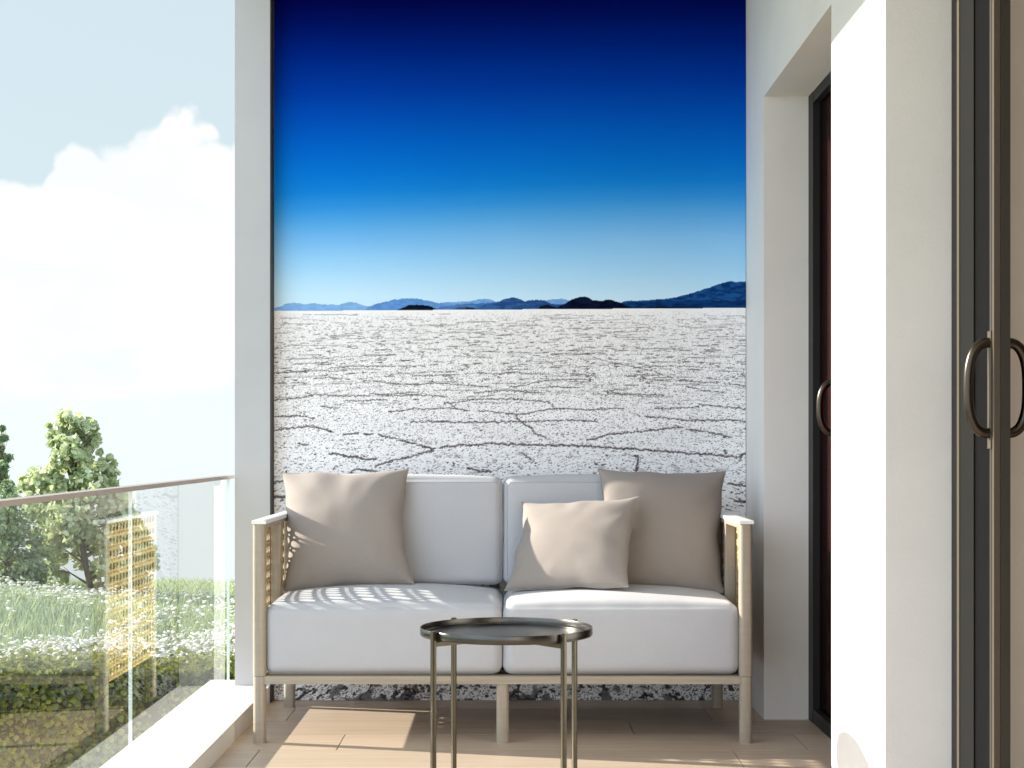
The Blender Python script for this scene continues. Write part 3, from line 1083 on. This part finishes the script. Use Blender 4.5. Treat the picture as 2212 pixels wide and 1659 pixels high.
def cushion_mesh(name, dims, r, bulge, wob=0.002, seed=0, N=(40, 36, 16), lean=0.0):
    """a stuffed box: rounded edges, crowned faces; bulge = (x, y, z) per axis, lean shifts the top backwards"""
    x0, x1, y0, y1, z0, z1 = dims
    c = Vector(((x0 + x1) / 2, (y0 + y1) / 2, (z0 + z1) / 2))
    h = Vector(((x1 - x0) / 2, (y1 - y0) / 2, (z1 - z0) / 2))
    bm_ = bmesh.new()
    cache = {}

    def vert(u, v, w):
        key = (round(u, 5), round(v, 5), round(w, 5))
        if key in cache:
            return cache[key]
        p = Vector((u * h.x, v * h.y, w * h.z))
        inner = Vector((max(-h.x + r, min(h.x - r, p.x)), max(-h.y + r, min(h.y - r, p.y)), max(-h.z + r, min(h.z - r, p.z))))
        d = p - inner
        if d.length > 1e-9:
            p = inner + d.normalized() * r if d.length > r or sum(abs(abs(q_) - r) < 1e-6 for q_ in d) else p
        fx, fy, fz = 1 - u * u, 1 - v * v, 1 - w * w
        bx, by, bz = bulge
        p.x += bx * u * max(fy * fz, 0) ** 0.6
        p.y += by * v * max(fx * fz, 0) ** 0.6
        if w > 0 or bz < 0:
            p.z += abs(bz) * w * max(fx * fy, 0) ** 0.75
        q_ = p + c
        nn = mnoise.noise(Vector((q_.x * 7 + seed, q_.y * 7, q_.z * 7))) + 0.6 * mnoise.noise(Vector((q_.x * 17, q_.y * 17 + seed, q_.z * 17)))
        p += (p.normalized() if p.length else Vector((0, 0, 1))) * nn * wob
        p.y += lean * (p.z + h.z)
        cache[key] = bm_.verts.new(p + c)
        return cache[key]

    def grid(n_):
        # denser towards the edges, so that the rounding is round
        return [math.sin((i / n_ - 0.5) * math.pi) * 0.55 + (2 * i / n_ - 1) * 0.45 for i in range(n_ + 1)]
    gx_, gy_, gz_ = grid(N[0]), grid(N[1]), grid(N[2])
    for s in (-1, 1):
        for A, B, f in ((gx_, gy_, lambda a_, b_: (a_, b_, s)), (gx_, gz_, lambda a_, b_: (a_, s, b_)), (gy_, gz_, lambda a_, b_: (s, a_, b_))):
            for i in range(len(A) - 1):
                for j in range(len(B) - 1):
                    vs = [vert(*f(A[i], B[j])), vert(*f(A[i + 1], B[j])), vert(*f(A[i + 1], B[j + 1])), vert(*f(A[i], B[j + 1]))]
                    if len(set(vs)) == 4:
                        try:
                            bm_.faces.new(vs)
                        except ValueError:
                            pass
    return bm_


XM = -0.0205
for i, (xa, xb) in enumerate(((SX0 + PW - 0.008, XM - 0.001), (XM + 0.001, SX1 - PW + 0.005))):
    bm = cushion_mesh('seat', (xa, xb, 4.986, 5.62, ZR1 + 0.001, 0.426), 0.033, (0.002, 0.008, 0.034), 0.0020, i * 5.0, (44, 40, 22))
    from_bm('seat_cushion', bm, M_WHITE, sofa, True)
for i, (xa, xb) in enumerate(((SX0 + PW + 0.012, XM - 0.001), (XM + 0.001, SX1 - PW - 0.012))):
    bm = cushion_mesh('back', (xa, xb, 5.452, 5.575, 0.444, 0.808), 0.030, (0.002, 0.014, 0.010), 0.0024, 9 + i * 5.0, (40, 16, 30), lean=0.13)
    bc = from_bm('back_cushion', bm, M_WHITE, sofa, True)
    # the seam welt that runs round the front panel, laid on the cushion's own surface
    tree_ = BVHTree.FromPolygons([v.co for v in bc.data.vertices], [tuple(p.vertices) for p in bc.data.polygons])
    pts = []
    path = [(xa + .013, 0.475), (xa + .013, 0.775), (xa + .024, 0.7905), (xb - .024, 0.7905), (xb - .013, 0.775), (xb - .013, 0.475)]
    for (ax, az_), (bx_, bz_) in zip(path, path[1:]):
        for k_ in range(24):
            f = k_ / 24
            hit = tree_.ray_cast(Vector((ax + (bx_ - ax) * f, 5.0, az_ + (bz_ - az_) * f)), Vector((0, 1, 0)))[0]
            if hit:
                pts.append(hit)
    bm = bmesh.new()
    tube(bm, pts, 0.0017, 6)
    o = from_bm('piping', bm, M_PIPE, None, True)
    o.parent = bc

# ------------------------------------------------------------------ scatter pillows
def pillow(name, corners, thick, label, cat, seed, sag=(0.02, 0.02, 0.02, 0.0), N=44, back=None, group=None):
    """corners TL, TR, BR, BL as world points; a stuffed square with pinched corners and bowed sides"""
    TL, TR, BR, BL = [Vector(c) for c in corners]
    nrm = ((TR - TL) + (BR - BL)).cross((BL - TL) + (BR - TR)).normalized()
    if nrm.y > 0:
        nrm = -nrm                       # towards the viewer side of the balcony
    c = (TL + TR + BR + BL) / 4
    rot = Matrix((( (TR - TL).normalized()), nrm.cross((TR - TL).normalized()), nrm)).transposed()
    bm_ = bmesh.new()
    sides = {}
    g = [math.sin((i / N - 0.5) * math.pi) * 0.5 + (2 * i / N - 1) * 0.5 for i in range(N + 1)]
    right = ((TR - TL) + (BR - BL)).normalized()
    up = ((TL - BL) + (TR - BR)).normalized()
    for s in (1, -1):
        for i, u in enumerate(g):
            for j, v in enumerate(g):
                rim = i in (0, N) or j in (0, N)
                if rim and s == -1:
                    sides[(s, i, j)] = sides[(1, i, j)]
                    continue
                a, b_ = (u + 1) / 2, (v + 1) / 2
                p = (BL * (1 - a) + BR * a) * (1 - b_) + (TL * (1 - a) + TR * a) * b_
                # the sides bow in between the corners: left, right, top, bottom
                eu, ev = 1 - u * u, 1 - v * v
                w1 = mnoise.noise(Vector((v * 2.2 + seed, 3.1, u))) * 0.012
                w2 = mnoise.noise(Vector((u * 2.2, seed + 8.3, v))) * 0.012
                p += right * ((sag[0] + w1) * ev ** 0.8 * max(-u, 0) ** 2 - (sag[1] - w1) * ev ** 0.8 * max(u, 0) ** 2)
                p += up * ((sag[3] + w2) * eu ** 0.8 * max(-v, 0) ** 2 - (sag[2] - w2) * eu ** 0.8 * max(v, 0) ** 2)
                h = max(0.0, (1 - abs(u) ** 2.4) * (1 - abs(v) ** 2.4)) ** 0.55
                # folds that start at the rim
                ang = math.atan2(v, u)
                rad = max(abs(u), abs(v))
                fold = mnoise.noise(Vector((math.cos(ang) * 3.4 + seed, math.sin(ang) * 3.4, rad * 1.1 + seed)))
                fold2 = mnoise.noise(Vector((u * 2.3 + seed, v * 2.3, seed * 1.7)))
                h2 = h * (1 + 0.07 * fold2) + 0.20 * fold * (rad ** 3) * min(1, h * 1.6)
                p += nrm * (s * thick * h2)
                sides[(s, i, j)] = bm_.verts.new(p)
    for s in (1, -1):
        for i in range(N):
            for j in range(N):
                vs = [sides[(s, i, j)], sides[(s, i + 1, j)], sides[(s, i + 1, j + 1)], sides[(s, i, j + 1)]]
                bm_.faces.new(vs if s == 1 else vs[::-1])
    seam = [sides[(1, i, 0)].co.copy() for i in range(N)] + [sides[(1, N, j)].co.copy() for j in range(N)] + \
           [sides[(1, N - i, N)].co.copy() for i in range(N)] + [sides[(1, 0, N - j)].co.copy() for j in range(N)]
    root = thing(name, label, cat, (c.x, c.y, min(BL.z, BR.z)), group)
    from_bm('cover', bm_, M_TAUPE, root, True)
    bm2 = bmesh.new()
    tube(bm2, seam + [seam[0]], 0.0016, 6, cap=False)
    from_bm('seam', bm2, M_TAUPE, root, True)
    return root


pillow('throw_pillow', (P(608, 1020, 5.54), P(883, 1013, 5.475), P(894, 1260, 5.31), P(611, 1277, 5.335)), 0.084,
       'large taupe square pillow leaning in the left corner of the sofa', 'pillow', 1.3, (.020, .026, .014, .004))
pillow('throw_pillow', (P(1291, 1012, 5.475), P(1568, 1018, 5.475), P(1562, 1281, 5.335), P(1278, 1262, 5.345)), 0.066,
       'large taupe square pillow leaning in the right corner of the sofa', 'pillow', 4.7, (.026, .020, .014, .004))
pillow('throw_pillow', (P(1127, 1084, 5.465), P(1380, 1072, 5.305), P(1357, 1268, 5.125), P(1089, 1276, 5.285)), 0.064,
       'smaller taupe pillow tilted in front of another, half in sunlight', 'pillow', 7.9, (.022, .016, .016, .004))

# ------------------------------------------------------------------ side table
TC, TR_, TZ = (-0.0075, 4.20), 0.2235, 0.4475
tab = thing('side_table', 'round dark bronze tray table on four slim legs before the sofa', 'table', (TC[0], TC[1], 0))


def lathe(bm_, prof_, n_=96):
    rings = []
    for r_, z_ in prof_:
        if r_ < 1e-6:
            rings.append([bm_.verts.new((TC[0], TC[1], z_))])
        else:
            rings.append([bm_.verts.new((TC[0] + r_ * math.cos(2 * math.pi * k_ / n_), TC[1] + r_ * math.sin(2 * math.pi * k_ / n_), z_)) for k_ in range(n_)])
    for a_, b_ in zip(rings, rings[1:]):
        for k_ in range(n_):
            j_ = (k_ + 1) % n_
            if len(a_) == 1 and len(b_) > 1:
                bm_.faces.new((a_[0], b_[k_], b_[j_]))
            elif len(b_) == 1:
                bm_.faces.new((a_[k_], b_[0], a_[j_]))
            else:
                bm_.faces.new((a_[k_], b_[k_], b_[j_], a_[j_]))


bm = bmesh.new()
T0 = TZ - 0.0225
lathe(bm, [(0, T0), (TR_ - 0.006, T0), (TR_ - 0.002, T0 + 0.0012), (TR_, T0 + 0.004), (TR_, TZ - 0.0015), (TR_ - 0.0008, TZ), (TR_ - 0.0022, TZ), (TR_ - 0.003, TZ - 0.0015),
           (TR_ - 0.003, T0 + 0.008), (TR_ - 0.0055, T0 + 0.0052), (TR_ - 0.022, T0 + 0.0050), (TR_ - 0.025, T0 + 0.0038), (TR_ - 0.03, T0 + 0.0032), (0, T0 + 0.0032)])
from_bm('tray', bm, M_TRAY, tab, True)
bm = bmesh.new()
box(bm, -0.226, 0.226, -0.006, 0.006, T0 - 0.0125, T0 - 0.0025)
box(bm, -0.006, 0.006, -0.226, -0.0065, T0 - 0.0125, T0 - 0.0025)
box(bm, -0.006, 0.006, 0.0065, 0.226, T0 - 0.0125, T0 - 0.0025)
A0 = R(38.0)
bmesh.ops.rotate(bm, verts=bm.verts, cent=(0, 0, 0), matrix=Matrix.Rotation(A0, 3, 'Z'))
bmesh.ops.translate(bm, verts=bm.verts, vec=(TC[0], TC[1], 0))
from_bm('cross_bar', bm, M_BRONZE, tab)
for k in range(4):
    a = A0 + k * math.pi / 2
    bm = bmesh.new()
    post(bm, 0.2255, 0.2375, -0.0062, 0.0062, 0.0, TZ + 0.003, 0.0022, 2)
    bmesh.ops.rotate(bm, verts=bm.verts, cent=(0, 0, 0), matrix=Matrix.Rotation(a, 3, 'Z'))
    bmesh.ops.translate(bm, verts=bm.verts, vec=(TC[0], TC[1], 0))
    lg = from_bm('leg', bm, M_BRONZE, tab, True)
    bm = bmesh.new()
    box(bm, 0.2238, 0.2253, -0.0058, 0.0058, T0 - 0.002, TZ - 0.006)
    box(bm, 0.2155, 0.2237, -0.0058, 0.0058, T0 - 0.0024, T0 - 0.0002)
    bmesh.ops.rotate(bm, verts=bm.verts, cent=(0, 0, 0), matrix=Matrix.Rotation(a, 3, 'Z'))
    bmesh.ops.translate(bm, verts=bm.verts, vec=(TC[0], TC[1], 0))
    o = from_bm('clip', bm, M_BLACK, None)
    o.parent = lg

# ------------------------------------------------------------------ the meadow
def terrain(x, y):
    x = np.asarray(x, float)
    y = np.asarray(y, float)
    z = np.full(np.broadcast(x, y).shape, -0.9)
    z = z + 0.42 * np.exp(-((x + 5.3) / 1.75) ** 2 - ((y - 15.2) / 1.9) ** 2)
    z = z + 0.05 * np.sin(x * 0.9 + 1) * np.sin(y * 0.7) + 0.03 * np.sin(x * 2.3 + y * 1.7)
    r = np.sqrt(x * x + (y * 1.0) ** 2)
    z = z - 0.055 * np.maximum(r - 20.0, 0) ** 1.25
    return z


gx_ = np.concatenate([-np.geomspace(300, 12, 40), np.linspace(-11.8, 11.8, 110), np.geomspace(12, 300, 40)])
gy_ = np.concatenate([-np.geomspace(300, 4, 40), np.linspace(-3.8, 27, 140), np.geomspace(27.3, 300, 40)])
GX, GY = np.meshgrid(gx_, gy_)
GZ = np.maximum(terrain(GX, GY), -40)
hh, ww = GX.shape
ii = np.arange(hh * ww).reshape(hh, ww)
me = np_mesh('ground', np.stack([GX.ravel(), GY.ravel(), GZ.ravel()], -1), np.stack([ii[:-1, :-1], ii[:-1, 1:], ii[1:, 1:], ii[1:, :-1]], -1).reshape(-1, 4), 4)
tag(link('ground', me, M_GROUND, smooth=True), kind='structure')

rs = np.random.RandomState(4)


def blades(n_, xr, yr, h0, h1, wd, bend=0.35, rs=rs):
    x = rs.uniform(*xr, n_)
    y = rs.uniform(*yr, n_)
    return blades_at(x, y, h0, h1, wd, bend)


def blades_at(x, y, h0, h1, wd, bend):
    n_ = len(x)
    z = terrain(x, y) - 0.01
    h = rs.uniform(h0, h1, n_)
    a = rs.uniform(0, 2 * np.pi, n_)
    l = rs.uniform(0, 2 * np.pi, n_)
    w = wd * rs.uniform(0.6, 1.3, n_)
    dx, dy = np.cos(a) * w, np.sin(a) * w
    bx, by = np.cos(l) * h * bend * rs.rand(n_), np.sin(l) * h * bend * rs.rand(n_)
    V = np.stack([np.stack([x - dx, y - dy, z], -1), np.stack([x + dx, y + dy, z], -1),
                  np.stack([x + bx + dx * .3, y + by + dy * .3, z + h * .8], -1), np.stack([x + bx * 1.35, y + by * 1.35, z + h], -1)], 1)
    return V.reshape(-1, 3), np.arange(n_ * 4).reshape(-1, 4)


def meadow_points(n_, y0, y1, widen):
    """points in the wedge of meadow that the balcony looks out on, and some way to either side of it"""
    y = y0 + (y1 - y0) * rs.rand(n_)
    x = -y * rs.uniform(0.13 - widen, 0.34 + widen, n_)
    return x, y


vs, fs, o0 = [], [], 0
for n_, y0, y1, h0, h1, wd in ((42000, 10.5, 21.5, .05, .17, .0045), (26000, 17, 24, .06, .2, .006), (14000, 8.6, 12, .05, .14, .004)):
    x, y = meadow_points(n_, y0, y1, 0.05)
    v_, f_ = blades_at(x, y, h0, h1, wd, 0.5)
    vs.append(v_)
    fs.append(f_ + o0)
    o0 += len(v_)
me = np_mesh('meadow_grass', np.concatenate(vs), np.concatenate(fs), 4)
tag(link('meadow_grass', me, M_GRASS), 'tall green meadow grass beyond the balcony hedge', 'grass', kind='stuff')


def flowers():
    V, F = [], []
    sets = [(6500, 12.2, 14.6, lambda x, y: np.where((y > 13.25) & (x < -3.4), 0.06, 1.0)), (2600, 14.9, 17.0, lambda x, y: np.clip((-x - 3.9) * 1.2, 0.06, 1)),
            (1500, 15, 20.5, lambda x, y: np.clip((x + 4.6) * 0.8, 0.05, 1))]
    for n_, y0, y1, keep in sets:
        x, y = meadow_points(n_ * 2, y0, y1, 0.05)
        cl = np.array([mnoise.noise((a_ * 1.6, b_ * 0.9, 0.3)) for a_, b_ in zip(x, y)])
        m_ = (rs.rand(len(x)) < keep(x, y)) & (rs.rand(len(x)) < 0.55 + cl)
        x, y = x[m_], y[m_]
        z = terrain(x, y) + rs.uniform(0.07, 0.2, len(x))
        for a_, b_, c_ in zip(x, y, z):
            r_ = rs.uniform(0.013, 0.026)
            tx, ty = rs.uniform(-.5, .5, 2)
            k0 = len(V)
            V.append((a_, b_, c_ + r_ * 0.45))
            for q_ in range(7):
                an = q_ * 2 * math.pi / 7
                dx, dy = math.cos(an) * r_, math.sin(an) * r_
                V.append((a_ + dx, b_ + dy, c_ + dx * tx + dy * ty))
            for q_ in range(7):
                F.append((k0, k0 + 1 + q_, k0 + 1 + (q_ + 1) % 7))
            V.append((a_, b_, c_ - r_ * 0.5))
            kb = len(V) - 1
            for q_ in range(7):
                F.append((kb, k0 + 1 + (q_ + 1) % 7, k0 + 1 + q_))
    return np.array(V), np.array(F)


v_, f_ = flowers()
tag(link('meadow_flowers', np_mesh('meadow_flowers', v_, f_, 3), M_PETAL), 'white wild flowers scattered through the meadow grass', 'flowers', kind='stuff')


# ------------------------------------------------------------------ leaves, trees, hedge
def leaf_cloud(centers, normals, size, shape='broad', rs=rs):
    """one small folded leaf per centre"""
    n_ = len(centers)
    c = np.asarray(centers, float)
    d = rs.normal(size=(n_, 3))
    d = d / np.linalg.norm(d, axis=1, keepdims=True)
    if normals is not None:
        d = d * 0.8 + normals * 0.9
        d[:, 2] += 0.25
        d = d / np.linalg.norm(d, axis=1, keepdims=True)
    tmp = rs.normal(size=(n_, 3))
    s = np.cross(d, tmp)
    s = s / np.linalg.norm(s, axis=1, keepdims=True)
    l = np.cross(s, d)
    L = size * rs.uniform(0.65, 1.25, (n_, 1))
    Wd = L * (0.42 if shape == 'broad' else 0.10)
    fold = 0.18 * L
    base = c - l * L * 0.5
    tip = c + l * L * 0.5 - d * fold * 0.7
    lft = c - s * Wd - d * fold * -0.6 - l * L * 0.05
    rgt = c + s * Wd - d * fold * -0.6 - l * L * 0.05
    lf2 = c - s * Wd * 0.75 + l * L * 0.25 + d * fold * 0.2
    rg2 = c + s * Wd * 0.75 + l * L * 0.25 + d * fold * 0.2
    V = np.stack([base, lft, lf2, tip, rg2, rgt], 1).reshape(-1, 3)
    k = np.arange(n_)[:, None] * 6
    F = np.concatenate([k + np.array([[0, 3, 2, 1]]), k + np.array([[0, 5, 4, 3]])], 0)
    return V, F


def clumps(spec, per, size, shape='broad', shell=0.75):
    """spec: (centre, rx, ry, rz, share); leaves gather near the skin of each clump and in tufts inside it"""
    C, Nn = [], []
    for (c, rx, ry, rz, w) in spec:
        n_ = int(per * w)
        nt = max(4, n_ // 16)
        d = rs.normal(size=(nt, 3))
        d /= np.linalg.norm(d, axis=1, keepdims=True)
        rad = shell + (1 - shell) * rs.rand(nt, 1)
        rad = np.where(rs.rand(nt, 1) < 0.3, rs.rand(nt, 1) ** 0.5, rad)
        tufts = d * rad
        pick = rs.randint(0, nt, n_)
        off = rs.normal(size=(n_, 3)) * 0.17
        pts = (tufts[pick] + off) * np.array([rx, ry, rz]) + np.array(c)
        C.append(pts)
        Nn.append(d[pick])
    return leaf_cloud(np.concatenate(C), np.concatenate(Nn), size, shape)


def tree(name, label, base, spec, per, size, mat, trunk_r, limb_r, shape='broad', lean=(0, 0), cat='tree', shell=0.75):
    root = thing(name, label, cat, base)
    base = Vector(base)
    bm_ = bmesh.new()
    tops = [Vector(s[0]) for s in spec]
    apex = max(tops, key=lambda p_: p_.z)
    n_ = 9
    axis = []
    for i in range(n_ + 1):
        f = i / n_
        p_ = base.lerp(Vector((apex.x + lean[0], apex.y + lean[1], apex.z)), f)
        p_.x += 0.05 * math.sin(f * 5 + base.x) * (1 - f) * (apex.z - base.z) * 0.5
        p_.z -= 0.04 * (1 - f)
        axis.append(p_)
    tube(bm_, axis, [trunk_r * (1.35 if i == 0 else 1) * (1 - 0.88 * i / n_) for i in range(n_ + 1)], 9)
    for tp in tops:
        f = max(0.12, min(0.85, (tp.z - base.z) / (apex.z - base.z) * 0.72))
        i = min(n_ - 1, int(f * n_))
        st = axis[i].lerp(axis[i + 1], f * n_ - i)
        mid = st.lerp(tp, 0.55) + Vector((0, 0, 0.06 * (tp - st).length))
        tube(bm_, [st, st.lerp(mid, 0.5), mid, tp], [limb_r, limb_r * .8, limb_r * .55, limb_r * .2], 6)
        for _ in range(4):
            e_ = tp + Vector((random.uniform(-1, 1), random.uniform(-1, 1), random.uniform(-.6, 1))) * 0.14 * (tp - st).length
            tube(bm_, [mid, mid.lerp(e_, 0.5), e_], [limb_r * .4, limb_r * .25, limb_r * .1], 5)
    from_bm('trunk', bm_, M_BARK, root, True)
    v__, f__ = clumps(spec, per, size, shape, shell)
    me_ = np_mesh('crown', v__, f__, 4)
    link('crown', me_, mat, root)
    return root


random.seed(3)


def px_clump(px, py, r, d, sq=1.0, w=1.0):
    rr_ = r / FPX * d
    return (tuple(P(px, py, d)), rr_, rr_ * 1.1, rr_ * sq, w)


D1 = 18.0
specA = [px_clump(148, 915, 24, D1, 1.1, .5), px_clump(178, 918, 22, D1 + .1, 1, .45), px_clump(198, 930, 15, D1 - .1, 1.1, .25), px_clump(170, 950, 34, D1, 1.1, .8),
         px_clump(110, 934, 13, D1, 1.2, .2), px_clump(122, 958, 16, D1 - .1, 1.2, .25), px_clump(203, 965, 17, D1, 1.2, .3), px_clump(150, 985, 36, D1 - .15, 1, .9),
         px_clump(190, 1010, 24, D1 + .1, 1, .4), px_clump(232, 1010, 17, D1, 1.4, .4), px_clump(248, 1035, 14, D1, 1.2, .3), px_clump(90, 1030, 30, D1, .9, .6),
         px_clump(62, 1045, 22, D1 + .1, 1, .4), px_clump(130, 1040, 40, D1, 1, 1.1), px_clump(190, 1060, 42, D1 - .2, 1, 1.1), px_clump(245, 1085, 34, D1, 1, .8),
         px_clump(95, 1100, 42, D1, 1.1, 1.1), px_clump(150, 1120, 48, D1 - .25, 1, 1.3), px_clump(225, 1140, 46, D1, 1, 1.1), px_clump(285, 1150, 34, D1 + .1, 1.2, .7),
         px_clump(110, 1175, 42, D1 - .1, 1, .9), px_clump(165, 1190, 34, D1 + .2, 1, .6), px_clump(250, 1205, 44, D1, 1, .9), px_clump(300, 1215, 32, D1 + .1, 1.3, .6),
         px_clump(235, 1255, 40, D1 + .1, .8, .7), px_clump(295, 1255, 34, D1, .8, .6), px_clump(310, 1185, 26, D1, 1.2, .5), px_clump(262, 1110, 30, D1 - .1, 1, .6), px_clump(120, 1230, 30, D1 + .3, 1, .4)]
tree('young_maple', 'young pale leaved tree with a thin trunk, tallest above the handrail', tuple(P(196, 1318, D1)), specA, 540, 0.074, M_LEAF_A, 0.042, 0.016)
D2 = 19.0
specB = []
for i in range(17):
    f = i / 16
    w_ = 6 + 62 * f ** 0.8
    yy = 925 + 340 * f
    specB.append(px_clump(4 - 8 * f + w_ * 0.35 * math.sin(i * 2.4), yy, w_ * .62, D2 + 0.2 * math.cos(i * 2.4), 0.7, 0.35 + 0.6 * f))
tree('conifer', 'dark green conifer at the left edge of the view, behind the paler tree', tuple(P(-4, 1322, D2)), specB, 1300, 0.08, M_LEAF_B, 0.05, 0.012, 'needle', shell=0.5)
D3 = 17.2
specC = [px_clump(10, 1120, 46, D3, 1, 1), px_clump(52, 1160, 44, D3 + .1, 1, 1), px_clump(-20, 1180, 50, D3, 1, 1), px_clump(30, 1215, 52, D3 - .1, .9, 1.1), px_clump(85, 1225, 36, D3, .9, .7),
         px_clump(-55, 1235, 50, D3, .9, 1), px_clump(62, 1255, 34, D3 - .1, .8, .6), px_clump(5, 1258, 46, D3 - .2, .7, .8), px_clump(20, 1080, 30, D3 + .1, 1.1, .5)]
tree('shrub', 'dense dark green shrub below the conifer at the left edge', tuple(P(14, 1330, D3)), specC, 520, 0.05, M_LEAF_C, 0.03, 0.012, cat='shrub')

# hedge
hed = thing('hedge', 'clipped low hedge with yellow green leaves just beyond the glass', 'hedge', (-3.5, 8.15, -0.92))
HT = -0.185
bm = bmesh.new()
box(bm, -9.0, 1.5, 7.93, 8.42, -0.95, HT - 0.07)
bmesh.ops.subdivide_edges(bm, edges=[e for e in bm.edges if abs((e.verts[0].co - e.verts[1].co).x) > 1], cuts=80)
for v in bm.verts:
    v.co += Vector((0, 0.04 * mnoise.noise(v.co * 3), 0.03 * mnoise.noise(v.co * 2.5 + Vector((5, 0, 0)))))
from_bm('twigs', bm, M_HCORE, hed)
pts, nr = [], []


def hedge_leaves(n_, x0, x1):
    for _ in range(n_):
        x = rs.uniform(x0, x1)
        bumpy = 0.035 * mnoise.noise(Vector((x * 4, 0.2, 0))) + 0.02 * mnoise.noise(Vector((x * 13, 1.7, 0)))
        s_ = rs.rand()
        if s_ < 0.42:
            pts.append((x, rs.uniform(7.88, 8.45), HT + bumpy - 0.06 * rs.rand() + (0.05 if rs.rand() < 0.12 else 0)))
            nr.append((0, 0, 1))
        else:
            z = -0.93 + (HT + bumpy + 0.93) * rs.rand() ** 0.85
            dpt = 0.05 * mnoise.noise(Vector((x * 4, z * 4, 7)))
            pts.append((x, 7.9 + dpt + rs.rand() * 0.06, z))
            nr.append((0, -1, 0.2))


hedge_leaves(21000, -3.4, -0.6)
hedge_leaves(9000, -9.0, -3.4)
hedge_leaves(3000, -0.6, 1.5)
v_, f_ = leaf_cloud(pts, np.array(nr, float), 0.034)
link('foliage', np_mesh('foliage', v_, f_, 4), M_LEAF_H, hed)
